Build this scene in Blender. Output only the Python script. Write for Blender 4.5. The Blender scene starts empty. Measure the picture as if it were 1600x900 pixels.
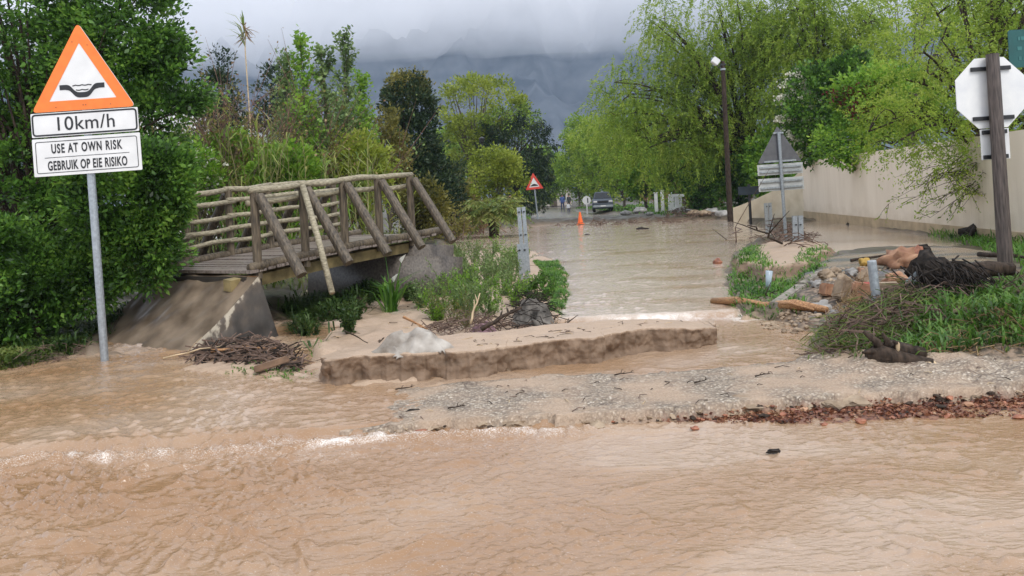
import bpy, bmesh, math, random
import numpy as np
from mathutils import Vector, Matrix
R = math.radians
rng = np.random.default_rng(7)
random.seed(7)
sc = bpy.context.scene
COL = sc.collection
# ------------------------------------------------------------------ camera
CAM_H, FPX, ROLL, PX0, PY0 = 1.75, 1250.0, R(3.0), 800.0, 311.0
cd = bpy.data.cameras.new("camera"); cam = bpy.data.objects.new("camera", cd); COL.objects.link(cam)
cd.sensor_width = 36.0; cd.lens = FPX * 36.0 / 1600.0
cd.shift_y = -(450.0 - PY0) / 1600.0
cd.clip_start = 0.1; cd.clip_end = 9000
cr, sr = math.cos(ROLL), math.sin(ROLL)
cam.matrix_world = Matrix(((cr, sr, 0, 0), (0, 0, -1, 0), (-sr, cr, 0, CAM_H), (0, 0, 0, 1)))
sc.camera = cam
# ------------------------------------------------------------------ light
SUN_EL, SUN_AZ = 52.0, 150.0          # azimuth clockwise from +Y (behind the camera, to the right)
w = bpy.data.worlds.new("World"); sc.world = w; w.use_nodes = True
nt = w.node_tree; bg = nt.nodes["Background"]
sky = nt.nodes.new("ShaderNodeTexSky"); sky.sky_type = 'NISHITA'; sky.sun_disc = False
sky.sun_elevation = R(SUN_EL); sky.sun_rotation = R(SUN_AZ)
mix = nt.nodes.new("ShaderNodeMix"); mix.data_type = 'RGBA'
tc = nt.nodes.new("ShaderNodeTexCoord")
nz = nt.nodes.new("ShaderNodeTexNoise"); nz.inputs["Scale"].default_value = 2.2; nz.inputs["Detail"].default_value = 5
rp = nt.nodes.new("ShaderNodeValToRGB")
rp.color_ramp.elements[0].color = (6.9, 7.5, 8.6, 1); rp.color_ramp.elements[1].color = (9.6, 9.9, 10.6, 1)
rp.color_ramp.elements[0].position = .3; rp.color_ramp.elements[1].position = .7
nt.links.new(tc.outputs["Generated"], nz.inputs["Vector"]); nt.links.new(nz.outputs["Fac"], rp.inputs["Fac"])
mix.inputs[0].default_value = 0.88
nt.links.new(sky.outputs["Color"], mix.inputs[6]); nt.links.new(rp.outputs["Color"], mix.inputs[7])
nt.links.new(mix.outputs[2], bg.inputs["Color"])
bg.inputs["Strength"].default_value = 0.10
sl = bpy.data.lights.new("sun", 'SUN'); sl.energy = 1.5; sl.angle = R(25); sl.color = (1.0, .97, .92)
so = bpy.data.objects.new("sun", sl); COL.objects.link(so)
az, el = R(SUN_AZ), R(SUN_EL)
sdir = Vector((math.sin(az) * math.cos(el), math.cos(az) * math.cos(el), math.sin(el)))
so.rotation_euler = sdir.to_track_quat('Z', 'Y').to_euler(); so.location = (8, -20, 30)
vs = sc.view_settings; vs.view_transform = 'Standard'; vs.look = 'None'; vs.exposure = 0.56; vs.gamma = 1.0
vs.use_curve_mapping = False
cy = sc.cycles
cy.use_denoising = True; cy.max_bounces = 6; cy.diffuse_bounces = 3; cy.glossy_bounces = 2
cy.transmission_bounces = 3; cy.volume_bounces = 1; cy.transparent_max_bounces = 6
cy.caustics_reflective = False; cy.caustics_refractive = False
# ------------------------------------------------------------------ picture <-> place
def ray(x, y):
    a, b = (x - PX0) / FPX, (PY0 - y) / FPX
    return a * cr + b * sr, -a * sr + b * cr            # X/Y and Z/Y
def V(x, y, d):
    rx, rz = ray(x, y); return Vector((rx * d, d, CAM_H + rz * d))
def G(x, y, z=0.0):
    rx, rz = ray(x, y); d = (z - CAM_H) / rz
    return Vector((rx * d, d, z))
# ------------------------------------------------------------------ noise
def _h(ix, iy, s):
    n = (ix.astype(np.int64) * 374761393 + iy.astype(np.int64) * 668265263 + s * 1442695041) & 0x7fffffff
    n = ((n ^ (n >> 13)) * 1274126177) & 0x7fffffff
    return ((n ^ (n >> 16)) & 0xffff) / 65535.0
def perl(x, y, s=0):
    x = np.asarray(x, float); y = np.asarray(y, float)
    x0, y0 = np.floor(x), np.floor(y); fx, fy = x - x0, y - y0
    u, v = fx * fx * fx * (fx * (fx * 6 - 15) + 10), fy * fy * fy * (fy * (fy * 6 - 15) + 10)
    def g(i, j):
        a = _h(x0 + i, y0 + j, s) * 2 * np.pi
        return np.cos(a) * (fx - i) + np.sin(a) * (fy - j)
    return 1.5 * ((g(0, 0) * (1 - u) + g(1, 0) * u) * (1 - v) + (g(0, 1) * (1 - u) + g(1, 1) * u) * v)
def fbm(x, y, o=4, s=0):
    t, a = 0, 1.0
    for i in range(o):
        t = t + a * perl(x * 2 ** i, y * 2 ** i, s + i); a *= .5
    return t
def sstep(t): t = np.clip(t, 0, 1); return t * t * (3 - 2 * t)
def sdf(poly, X, Y):
    """signed distance to a polygon, positive inside"""
    d = np.full(X.shape, 1e18); c = np.zeros(X.shape, bool); n = len(poly)
    for i in range(n):
        ax, ay = poly[i][0], poly[i][1]; bx, by = poly[(i + 1) % n][0], poly[(i + 1) % n][1]
        ex, ey = bx - ax, by - ay; px, py = X - ax, Y - ay
        t = np.clip((px * ex + py * ey) / (ex * ex + ey * ey + 1e-12), 0, 1)
        d = np.minimum(d, (px - ex * t) ** 2 + (py - ey * t) ** 2)
        if abs(ey) > 1e-9: c ^= ((ay > Y) != (by > Y)) & (X < ex * (Y - ay) / ey + ax)
    d = np.sqrt(d); return np.where(c, d, -d)
def pp(z, *pts): return [tuple(G(x, y, z))[:2] for x, y in pts]
# ------------------------------------------------------------------ materials
def lin(c): return tuple(c) + (1,)
def newmat(name):
    m = bpy.data.materials.new(name); m.use_nodes = True
    return m, m.node_tree, m.node_tree.nodes["Principled BSDF"]
def mat(name, col, rough=.6, scale=8, var=.25, bump=.0, metal=0., col2=None, stretch=None, spec=.5, detail=6):
    m, t, b = newmat(name)
    tcn = t.nodes.new("ShaderNodeTexCoord"); mp = t.nodes.new("ShaderNodeMapping")
    if stretch: mp.inputs["Scale"].default_value = stretch
    n = t.nodes.new("ShaderNodeTexNoise"); n.inputs["Scale"].default_value = scale; n.inputs["Detail"].default_value = detail
    t.links.new(tcn.outputs["Object"], mp.inputs["Vector"]); t.links.new(mp.outputs["Vector"], n.inputs["Vector"])
    r = t.nodes.new("ShaderNodeValToRGB")
    c2 = col2 or tuple(min(1, c * (1 + var)) for c in col)
    c1 = tuple(c * (1 - var) for c in col)
    r.color_ramp.elements[0].color = lin(c1); r.color_ramp.elements[1].color = lin(c2)
    r.color_ramp.elements[0].position = .32; r.color_ramp.elements[1].position = .68
    t.links.new(n.outputs["Fac"], r.inputs["Fac"]); t.links.new(r.outputs["Color"], b.inputs["Base Color"])
    b.inputs["Roughness"].default_value = rough; b.inputs["Metallic"].default_value = metal
    b.inputs["Specular IOR Level"].default_value = spec
    if bump:
        bp = t.nodes.new("ShaderNodeBump"); bp.inputs["Strength"].default_value = bump; bp.inputs["Distance"].default_value = .02
        t.links.new(n.outputs["Fac"], bp.inputs["Height"]); t.links.new(bp.outputs["Normal"], b.inputs["Normal"])
    return m
def leafmat(name, cols, rough=.45, transl=.35, nscale=1.2):
    """several leaf tints, one per leaf, drifting from clump to clump"""
    m, t, b = newmat(name)
    ge = t.nodes.new("ShaderNodeNewGeometry"); tcn = t.nodes.new("ShaderNodeTexCoord")
    n = t.nodes.new("ShaderNodeTexNoise"); n.inputs["Scale"].default_value = nscale; n.inputs["Detail"].default_value = 2
    t.links.new(tcn.outputs["Object"], n.inputs["Vector"])
    a = t.nodes.new("ShaderNodeMath"); a.operation = 'MULTIPLY_ADD'; a.inputs[1].default_value = .55; a.inputs[2].default_value = -.55
    t.links.new(ge.outputs["Random Per Island"], a.inputs[0])
    q = t.nodes.new("ShaderNodeMath"); q.operation = 'MULTIPLY_ADD'; q.inputs[1].default_value = 1.55
    t.links.new(n.outputs["Fac"], q.inputs[0]); t.links.new(a.outputs[0], q.inputs[2])
    r = t.nodes.new("ShaderNodeValToRGB"); el_ = r.color_ramp.elements
    while len(el_) < len(cols): el_.new(.5)
    for i, c in enumerate(cols): el_[i].position = .05 + .9 * i / (len(cols) - 1); el_[i].color = lin(c)
    t.links.new(q.outputs[0], r.inputs["Fac"]); t.links.new(r.outputs["Color"], b.inputs["Base Color"])
    b.inputs["Roughness"].default_value = rough; b.inputs["Specular IOR Level"].default_value = .35
    tr = t.nodes.new("ShaderNodeBsdfTranslucent"); mx = t.nodes.new("ShaderNodeMixShader"); mx.inputs[0].default_value = transl
    hs = t.nodes.new("ShaderNodeHueSaturation"); hs.inputs["Value"].default_value = 1.35; hs.inputs["Hue"].default_value = .49
    t.links.new(r.outputs["Color"], hs.inputs["Color"]); t.links.new(hs.outputs["Color"], tr.inputs["Color"])
    t.links.new(b.outputs[0], mx.inputs[1]); t.links.new(tr.outputs[0], mx.inputs[2])
    t.links.new(mx.outputs[0], t.nodes["Material Output"].inputs["Surface"])
    return m
# ------------------------------------------------------------------ objects
def tag(o, label=None, cat=None, group=None, kind=None):
    if label: o["label"] = label
    if cat: o["category"] = cat
    if group: o["group"] = group
    if kind: o["kind"] = kind
    return o
def thing(name, loc, label, cat, group=None, rz=0., tilt=(0, 0)):
    o = bpy.data.objects.new(name, None); COL.objects.link(o); o.location = loc; o.rotation_euler = (tilt[0], tilt[1], rz)
    o.empty_display_size = .2
    return tag(o, label, cat, group)
def link(name, me, m, parent=None, loc=(0, 0, 0), smooth=False):
    o = bpy.data.objects.new(name, me); COL.objects.link(o); o.location = loc
    for k in (m if isinstance(m, (list, tuple)) else [m]): me.materials.append(k)
    if parent: o.parent = parent
    if smooth: me.polygons.foreach_set("use_smooth", np.ones(len(me.polygons), bool))
    return o
def arrmesh(name, Vt, F):
    """mesh from an (n,3) array and an (m,k) array of face corners"""
    Vt = np.ascontiguousarray(Vt, dtype=np.float32); F = np.ascontiguousarray(F, dtype=np.int32)
    me = bpy.data.meshes.new(name); k = F.shape[1]
    me.vertices.add(len(Vt)); me.vertices.foreach_set("co", Vt.ravel())
    me.loops.add(F.size); me.loops.foreach_set("vertex_index", F.ravel())
    me.polygons.add(len(F)); me.polygons.foreach_set("loop_start", np.arange(0, F.size, k, dtype=np.int32))
    me.update(calc_edges=True); return me
def gridfaces(nr, nc):
    i = np.arange(nr - 1)[:, None] * nc + np.arange(nc - 1)[None, :]
    return np.stack([i, i + 1, i + nc + 1, i + nc], -1).reshape(-1, 4)
class MB:
    """collects boxes, tubes and lumps for ONE mesh"""
    def __init__(s): s.v = []; s.f = []; s.mi = []
    def add(s, vs, fs, mi=0):
        b = len(s.v); s.v += [tuple(p) for p in vs]; s.f += [tuple(b + i for i in f) for f in fs]; s.mi += [mi] * len(fs); return s
    def box(s, c, size, M=None, mi=0, bev=0.):
        bm = bmesh.new(); bmesh.ops.create_cube(bm, size=1)
        for q in bm.verts: q.co = Vector((q.co.x * size[0], q.co.y * size[1], q.co.z * size[2]))
        if bev: bmesh.ops.bevel(bm, geom=bm.edges[:], offset=bev, segments=2, affect='EDGES')
        bm.verts.index_update()
        s.add([(M @ q.co if M else q.co) + Vector(c) for q in bm.verts], [[q.index for q in f.verts] for f in bm.faces], mi); bm.free(); return s
    def tube(s, pts, rad, n=8, mi=0, jit=0.):
        pts = [Vector(p) for p in pts]; k = len(pts)
        if not hasattr(rad, '__len__'): rad = [rad] * k
        vs = []; up = None
        for i, p in enumerate(pts):
            t = (pts[min(i + 1, k - 1)] - pts[max(i - 1, 0)]).normalized()
            if up is None: up = t.orthogonal().normalized()
            else:
                up = up - t * up.dot(t); up = up.normalized() if up.length > 1e-6 else t.orthogonal().normalized()
            b = t.cross(up)
            for j in range(n):
                a = 2 * math.pi * j / n; q = rad[i] * (1 + (random.uniform(-jit, jit) if jit else 0))
                vs.append(p + up * math.cos(a) * q + b * math.sin(a) * q)
        fs = [(i * n + j, i * n + (j + 1) % n, (i + 1) * n + (j + 1) % n, (i + 1) * n + j) for i in range(k - 1) for j in range(n)]
        fs += [tuple(range(n - 1, -1, -1)), tuple((k - 1) * n + j for j in range(n))]
        return s.add(vs, fs, mi)
    def prism(s, poly, y0, y1, mi=0):
        """outline in x,z pushed through y0..y1"""
        n = len(poly); vs = [(x, y0, z) for x, z in poly] + [(x, y1, z) for x, z in poly]
        fs = [tuple(range(n)), tuple(range(2 * n - 1, n - 1, -1))] + [(i, n + i, n + (i + 1) % n, (i + 1) % n) for i in range(n)]
        return s.add(vs, fs, mi)
    def lathe(s, prof, n=16, c=(0, 0, 0), mi=0):
        vs = [(c[0] + r * math.cos(2 * math.pi * j / n), c[1] + r * math.sin(2 * math.pi * j / n), c[2] + z) for r, z in prof for j in range(n)]
        k = len(prof); fs = [(i * n + j, i * n + (j + 1) % n, (i + 1) * n + (j + 1) % n, (i + 1) * n + j) for i in range(k - 1) for j in range(n)]
        fs += [tuple(range(n - 1, -1, -1)), tuple((k - 1) * n + j for j in range(n))]
        return s.add(vs, fs, mi)
    def lump(s, c, r, amp=.25, sub=2, fr=1.6, mi=0, M=None):
        bm = bmesh.new(); bmesh.ops.create_icosphere(bm, subdivisions=sub, radius=1); o = random.uniform(0, 90)
        P = np.array([q.co for q in bm.verts])
        d = 1 + amp * (perl(P[:, 0] * fr + o, P[:, 1] * fr + P[:, 2] * 1.7, 3) + .5 * perl(P[:, 2] * fr * 2 + o, P[:, 0] * fr * 2 - P[:, 1], 5))
        P = P * d[:, None] * np.array(r)[None, :]
        if M is not None: P = P @ np.array(M.to_3x3()).T
        s.add(P + np.array(c)[None, :], [[q.index for q in f.verts] for f in bm.faces], mi); bm.free(); return s
    def build(s, name, m, parent=None, org=None, smooth=False, loc=None):
        """org: parts modelled in world coordinates are moved to their thing's base"""
        P = np.array(s.v, float)
        if org is not None: P = P - np.array(org)[None, :]
        me = bpy.data.meshes.new(name); me.from_pydata(P.tolist(), [], s.f)
        if any(s.mi): me.polygons.foreach_set("material_index", np.array(s.mi, np.int32))
        o = link(name, me, m, parent, loc or ((0, 0, 0) if (parent or org is None) else org), smooth)
        return o
def unit(a): return a / (np.linalg.norm(a, axis=-1, keepdims=True) + 1e-9)
def leaves(name, P, D, L, W, m, parent, fold=.12):
    P = np.asarray(P, float); n = len(P); D = unit(np.asarray(D, float)); L = np.broadcast_to(np.asarray(L, float), (n,))[:, None]
    S = unit(np.cross(D, rng.normal(size=(n, 3)))); N = np.cross(S, D)
    mid = P + D * L * .45 + N * L * fold
    q = np.stack([P, mid + S * L * W, P + D * L, mid - S * L * W], 1).reshape(-1, 3)
    return link(name, arrmesh(name, q, np.arange(4 * n).reshape(n, 4)), m, parent)
def blades(P, D, L, W, droop=.5):
    """arching grass blades: two quads each -> arrays"""
    P = np.asarray(P, float); n = len(P); D = unit(np.asarray(D, float))
    L = np.broadcast_to(np.asarray(L, float), (n,))[:, None]; W = np.broadcast_to(np.asarray(W, float), (n,))[:, None]
    H = np.concatenate([D[:, :2], np.zeros((n, 1))], 1); H = unit(H + 1e-4)
    S = np.stack([-H[:, 1], H[:, 0], np.zeros(n)], 1)
    a = P + D * L * .55; b = a + unit(D + H * droop - np.array([0, 0, 1]) * droop * .8) * L * .45
    q = np.stack([P - S * W * .6, P + S * W * .6, a + S * W, a - S * W, b + S * W * .12, b - S * W * .12], 1).reshape(-1, 3)
    i = np.arange(n)[:, None] * 6
    return q, np.concatenate([i + np.array([0, 1, 2, 3]), i + np.array([3, 2, 4, 5])], 0)
def mod(name, vf, m, parent=None, loc=(0, 0, 0)): return link(name, arrmesh(name, *vf), m, parent, loc)
# ================================================================== the ground
INF = 60
edge_px = [(-160, 712), (0, 703), (270, 692), (540, 672), (700, 662), (860, 655), (1000, 650), (1150, 634), (1300, 624), (1600, 608), (1800, 598)]
slab = pp(.08, *edge_px, (1800, 582), (1600, 577), (1450, 570), (1300, 563), (1180, 572), (1000, 588), (860, 588), (780, 596), (620, 606), (480, 602), (380, 592), (200, 582), (0, 590), (-200, 600))
flood = [(-14, .5), (-14, 8.6)] + pp(.1, (-100, 585), (20, 566), (115, 552), (285, 552), (448, 534), (520, 510), (585, 478), (640, 425), (690, 393), (712, 374), (760, 364), (830, 355), (880, 350.5),
        (960, 348), (1060, 346), (1120, 345), (1165, 349), (1195, 362), (1215, 376), (1170, 388), (1150, 400), (1132, 430), (1140, 466), (1165, 492), (1240, 500), (1290, 520), (1262, 548), (1330, 560), (1450, 562), (1600, 574), (1800, 586)) + [(14, 6), (14, .5)]
bar = pp(.28, (522, 562), (600, 557), (700, 553), (800, 541), (900, 529), (1000, 516), (1080, 507), (1124, 503), (1112, 499), (1000, 503), (900, 508), (850, 512), (760, 522), (690, 528), (640, 540), (560, 549))
bar_foot = pp(.12, (380, 572), (450, 566), (520, 560), (620, 548), (700, 560), (660, 590), (560, 601), (470, 597), (400, 588))
island = pp(.22, (470, 545), (500, 515), (560, 485), (620, 462), (640, 430), (680, 402), (760, 388), (830, 390), (880, 405), (897, 440), (893, 470), (880, 497), (850, 510), (760, 526), (680, 540), (580, 552))
hump = pp(.1, (255, 578), (330, 562), (400, 562), (460, 575), (430, 586), (330, 584))
mound = pp(.42, (1150, 398), (1170, 388), (1200, 380), (1245, 378), (1300, 382), (1290, 396), (1280, 404), (1240, 416), (1195, 420), (1165, 412))
mound_toe = pp(.2, (1136, 440), (1145, 415), (1160, 395), (1215, 376), (1300, 380), (1320, 400), (1270, 425), (1250, 452), (1230, 480), (1165, 484), (1140, 465))
bank = pp(.3, (1280, 540), (1300, 500), (1225, 480), (1240, 452), (1275, 430), (1380, 424), (1480, 420), (1800, 425), (1900, 560), (1600, 556), (1450, 548), (1350, 548))
bank_top = pp(.46, (1265, 432), (1330, 425), (1480, 420), (1800, 428), (1850, 500), (1560, 490), (1430, 470), (1330, 450))
drive = pp(.4, (1250, 428), (1300, 400), (1400, 388), (1490, 384), (1560, 392), (1540, 418), (1480, 421), (1380, 425), (1290, 436))
pool = pp(.3, (1245, 352), (1290, 342), (1380, 358), (1490, 374), (1500, 384), (1400, 388), (1310, 395), (1270, 378))
gully = pp(.0, (440, 520), (470, 470), (560, 440), (640, 425), (620, 462), (560, 485), (505, 520), (470, 545))
lbank = pp(.1, (-900, 640), (-200, 600), (0, 578), (60, 566), (108, 556)) + [(-5.75, 11.2), (-6.2, 12.8), (-16, 13)]
pit = [(-5.9, 10.6), (-4.0, 9.4), (-2.6, 10.0), (-2.7, 11.4), (-3.6, 11.6), (-5.2, 12.3)]
strip = pp(.03, (880, 654), (1000, 647), (1150, 631), (1300, 619), (1600, 603), (1800, 594), (1800, 640), (1600, 645), (1400, 650), (1250, 655), (1100, 656), (960, 662))
road = [(1.6, 52), (1.3, 60), (2.2, 75), (5.0, 130), (9.0, 130), (6.2, 75), (7.5, 60), (8.4, 50)]
def op(h, X, Y, poly, z, e, wob=0., ws=2.0, off=0.):
    d = sdf(poly, X, Y) + off
    if wob: d = d + wob * fbm(X * ws, Y * ws, 3, 11)
    t = sstep(d / e + .5)
    return h * (1 - t) + z * t, t
def ground(X, Y, masks=False):
    X = np.asarray(X, float); Y = np.asarray(Y, float)
    sand = np.zeros(X.shape); grav = np.zeros(X.shape); tar = np.zeros(X.shape)
    n1 = fbm(X * .6, Y * .6, 4, 1)
    h = .36 + .07 * n1 + np.clip(Y - 150, 0, 2000) * .006
    h, t = op(h, X, Y, flood, -.22, .5, .12, 1.5); flood_m = t
    h, t = op(h, X, Y, lbank, .15 + .05 * n1, .6, .12, 2); lb = t
    h, t = op(h, X, Y, pit, -.25, .3); 
    h, t = op(h, X, Y, road, .2, .6); tar = np.maximum(tar, t)
    sand = np.maximum(sand, flood_m) * (1 - lb)
    h, t = op(h, X, Y, gully, .12 + .06 * n1, .5); soilg = t
    h, t = op(h, X, Y, island, .19 + .05 * fbm(X * 1.3, Y * 1.3, 4, 4) + .02 * perl(X * 6, Y * 6, 2), .34, .10, 2.5); sand = np.maximum(sand * (1 - .8 * soilg), t * (.62 + .3 * fbm(X * 1.1, Y * 1.1, 3, 14)))
    zs = .02 + .085 * sstep((X + 2.2) / 1.9) + .012 * fbm(X * 3, Y * 3, 3, 9) - .025 * sstep((-X - 2) / 2)
    h, t = op(h, X, Y, slab, zs, .06, .05, 5.0); grav = np.maximum(grav, t * sstep((X + 2.3) / 1.2))
    # sand washed over the back of the slab
    h, t = op(h, X, Y, bar_foot, .09 + .05 * fbm(X * 2, Y * 2, 4, 6), .3, .10, 3); sand = np.maximum(sand, t); grav *= 1 - t
    h, t = op(h, X, Y, hump, .12 + .03 * n1, .35, .06, 3); sand = np.maximum(sand, t); grav *= 1 - t
    rs_ = sdf(strip, X, Y) + .12 * fbm(X * 2.5, Y * 4, 4, 23); red = sstep(rs_ / .12 + .5) * (1 - grav); h = np.maximum(h, red * (.010 + .018 * fbm(X * 4, Y * 7, 4, 24)) - .2 * (1 - red))
    zt = .25 + .02 * fbm(X * .8, Y * 1.6, 3, 8) + .012 * np.abs(perl(X * 2.2, Y * 5, 5))
    d = sdf(bar, X, Y) + .07 * fbm(X * 3.2, Y * 3.2, 4, 21) - .16
    front = sstep(d / .10 + .5); t = front
    ledge = .05 * fbm(X * 6, Y * 6 + 4, 3, 3)
    h = h * (1 - t) + (zt + ledge * (1 - t) * 2) * t; sand = np.maximum(sand, t); grav *= 1 - t; scarp = np.zeros(X.shape)
    # right mound with its eroded face
    h, t = op(h, X, Y, mound_toe, .2 + .07 * fbm(X * 2, Y * 2, 4, 31), .5, .15, 2); toe = t
    d = sdf(mound, X, Y) + .16 * fbm(X * 1.6, Y * 1.6, 4, 41)
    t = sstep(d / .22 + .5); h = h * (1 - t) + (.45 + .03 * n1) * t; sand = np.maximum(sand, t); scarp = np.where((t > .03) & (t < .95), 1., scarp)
    h, t = op(h, X, Y, bank, .2 + .07 * fbm(X * 1.8, Y * 1.8, 4, 51), .7, .12, 2); bankm = t
    h, t = op(h, X, Y, bank_top, .40 + .07 * fbm(X * 1.8, Y * 1.8, 4, 53), .9, .1, 2); bankm = np.maximum(bankm, t)
    h, t = op(h, X, Y, pool, .2, .5, .1, 1); sand = np.maximum(sand, t)
    h, t = op(h, X, Y, drive, .40 + .015 * n1, .35, .05, 3); tar = np.maximum(tar, t); bankm *= 1 - t; sand *= 1 - t
    if not masks: return h
    soil = np.clip(np.maximum(toe * (1 - sand), bankm), 0, 1)
    return h, sand, grav, tar, soil, scarp, red
def sheet(nr, nc, y0, y1, wfun):
    ys = y0 * (y1 / y0) ** np.linspace(0, 1, nr); u = np.linspace(-1, 1, nc)
    Y = np.repeat(ys[:, None], nc, 1); X = u[None, :] * wfun(ys)[:, None]
    return X.ravel(), Y.ravel()
NR, NC = 640, 620
Xg, Yg = sheet(NR, NC, 1.6, 1500, lambda y: 3.2 + np.minimum(y, 120) * .78 + np.clip(y - 120, 0, 2000) * 1.1)
# put most rows where the camera looks closely
tt = np.linspace(0, 1, NR); ycut = np.where(tt < .86, 1.6 * (75 / 1.6) ** (tt / .86), 75 * (1500 / 75) ** ((tt - .86) / .14))
Yg = np.repeat(ycut[:, None], NC, 1); Xg = np.linspace(-1, 1, NC)[None, :] * (3.2 + np.minimum(Yg, 120) * .78 + np.clip(Yg - 120, 0, 2000) * 1.1)
Xg, Yg = Xg.ravel(), Yg.ravel()
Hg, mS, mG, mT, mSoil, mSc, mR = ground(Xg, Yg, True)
gm = arrmesh("ground", np.stack([Xg, Yg, Hg], 1), gridfaces(NR, NC))
HG2 = Hg.reshape(NR, NC)
def gq(X, Y):
    """height of the built ground, read off its own grid"""
    X = np.asarray(X, float); Y = np.asarray(Y, float); r = np.clip(np.interp(Y, ycut, np.arange(NR)), 0, NR - 1.001)
    wd = 3.2 + np.minimum(Y, 120) * .78 + np.clip(Y - 120, 0, 2000) * 1.1; c = np.clip((X / wd + 1) / 2 * (NC - 1), 0, NC - 1.001)
    i, j = r.astype(int), c.astype(int); u, v = r - i, c - j
    return (HG2[i, j] * (1 - u) + HG2[i + 1, j] * u) * (1 - v) + (HG2[i, j + 1] * (1 - u) + HG2[i + 1, j + 1] * u) * v
def gz(x, y): return float(gq(x, y))
_T = 3.0 * (95 / 3.0) ** np.linspace(0, 1, 5000)
def on(x, y, z=.2, floor=-.05):
    """the first point of the ground (or of water at floor height) seen at a place in the photograph"""
    rx, rz = ray(x, y); Z = CAM_H + rz * _T; hit = Z < np.maximum(gq(rx * _T, _T), floor)
    d = _T[int(np.argmax(hit))] if hit.any() else 60.; return Vector((rx * d, d, gz(rx * d, d)))
def colattr(me, name, *ch):
    a = me.attributes.new(name, 'FLOAT_COLOR', 'POINT'); c = np.ones((len(me.vertices), 4), np.float32)
    for i, q in enumerate(ch): c[:, i] = q
    a.data.foreach_set("color", c.ravel())
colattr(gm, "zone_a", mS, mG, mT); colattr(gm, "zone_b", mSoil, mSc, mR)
def ground_material():
    m, t, b = newmat("ground"); L = t.links.new; N = t.nodes.new
    tcn = N("ShaderNodeTexCoord")
    def noise(s, d=6, st=None):
        n = N("ShaderNodeTexNoise"); n.inputs["Scale"].default_value = s; n.inputs["Detail"].default_value = d
        if st:
            mp = N("ShaderNodeMapping"); mp.inputs["Scale"].default_value = st; L(tcn.outputs["Object"], mp.inputs["Vector"]); L(mp.outputs["Vector"], n.inputs["Vector"])
        else: L(tcn.outputs["Object"], n.inputs["Vector"])
        return n.outputs["Fac"]
    def ramp(f, *st):
        r = N("ShaderNodeValToRGB"); e = r.color_ramp.elements
        while len(e) < len(st): e.new(.5)
        for i, (p, c) in enumerate(st): e[i].position = p; e[i].color = lin(c)
        L(f, r.inputs["Fac"]); return r.outputs["Color"]
    def mx(f, a, c, mode='MIX'):
        k = N("ShaderNodeMix"); k.data_type = 'RGBA'; k.blend_type = mode
        if isinstance(f, float): k.inputs[0].default_value = f
        else: L(f, k.inputs[0])
        for i, q in ((6, a), (7, c)):
            if isinstance(q, tuple): k.inputs[i].default_value = lin(q)
            else: L(q, k.inputs[i])
        return k.outputs[2]
    def att(nm):
        a = N("ShaderNodeAttribute"); a.attribute_name = nm; s = N("ShaderNodeSeparateColor"); L(a.outputs["Color"], s.inputs[0]); return s.outputs
    A, B = att("zone_a"), att("zone_b")
    nA, nB, nC = noise(1.3), noise(14, 8), noise(70, 5)
    earth = ramp(nB, (.3, (.035, .026, .017)), (.5, (.075, .055, .035)), (.7, (.05, .06, .022)))
    sandc = ramp(nA, (.25, (.30, .205, .135)), (.5, (.39, .275, .185)), (.75, (.47, .34, .235)))
    sandc = mx(.35, sandc, ramp(noise(6, 8, (1, 3, 1)), (.3, (.26, .17, .11)), (.7, (.50, .37, .26))))
    sandc = mx(.25, sandc, ramp(nC, (.3, (.2, .14, .1)), (.7, (.6, .46, .34))))
    vo = N("ShaderNodeTexVoronoi"); vo.inputs["Scale"].default_value = 48; L(tcn.outputs["Object"], vo.inputs["Vector"])
    sep = N("ShaderNodeSeparateColor"); L(vo.outputs["Color"], sep.inputs[0])
    chips = ramp(sep.outputs[0], (.0, (.16, .118, .08)), (.45, (.30, .235, .17)), (.85, (.42, .345, .26)), (1., (.62, .54, .44)))
    chips = mx(ramp(vo.outputs["Distance"], (.35, (0, 0, 0)), (.75, (.75, .75, .75))), chips, (.15, .12, .095))
    ve = N("ShaderNodeTexVoronoi"); ve.feature = 'DISTANCE_TO_EDGE'; ve.inputs["Scale"].default_value = 2.3
    wv = N("ShaderNodeMapping"); wv.inputs["Scale"].default_value = (1, 2.0, 1)
    add = N("ShaderNodeMix"); add.data_type = 'RGBA'; add.blend_type = 'LINEAR_LIGHT'; add.inputs[0].default_value = .12
    nn = N("ShaderNodeTexNoise"); nn.inputs["Scale"].default_value = 4; nn.inputs["Detail"].default_value = 5; L(tcn.outputs["Object"], nn.inputs["Vector"])
    L(tcn.outputs["Object"], wv.inputs["Vector"]); L(wv.outputs["Vector"], add.inputs[6]); L(nn.outputs["Color"], add.inputs[7]); L(add.outputs[2], ve.inputs["Vector"])
    crack = ramp(ve.outputs["Distance"], (.0, (.95, .95, .95)), (.03, (0, 0, 0)))
    chips = mx(mx(1., crack, ramp(nA, (.28, (.2, .2, .2)), (.5, (1, 1, 1))), 'MULTIPLY'), chips, (.09, .06, .042))
    chips = mx(ramp(noise(2.2, 6), (.42, (0, 0, 0)), (.62, (.85, .85, .85))), chips, sandc)      # sand silted over the old tar
    tarc = mx(ramp(noise(1.1, 8, (1, 2, 1)), (.45, (0, 0, 0)), (.6, (.8, .8, .8))), ramp(noise(20, 8), (.3, (.06, .06, .062)), (.7, (.16, .155, .15))), (.30, .22, .15))
    c = mx(A[0], earth, sandc)
    c = mx(B[0], c, mx(ramp(nB, (.42, (0, 0, 0)), (.58, (1, 1, 1))), earth, ramp(nB, (.3, (.16, .11, .07)), (.7, (.28, .2, .14)))))
    c = mx(A[1], c, chips); c = mx(A[2], c, tarc)
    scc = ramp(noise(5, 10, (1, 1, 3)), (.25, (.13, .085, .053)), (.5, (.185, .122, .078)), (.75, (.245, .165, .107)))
    c = mx(B[1], c, scc)
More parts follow.
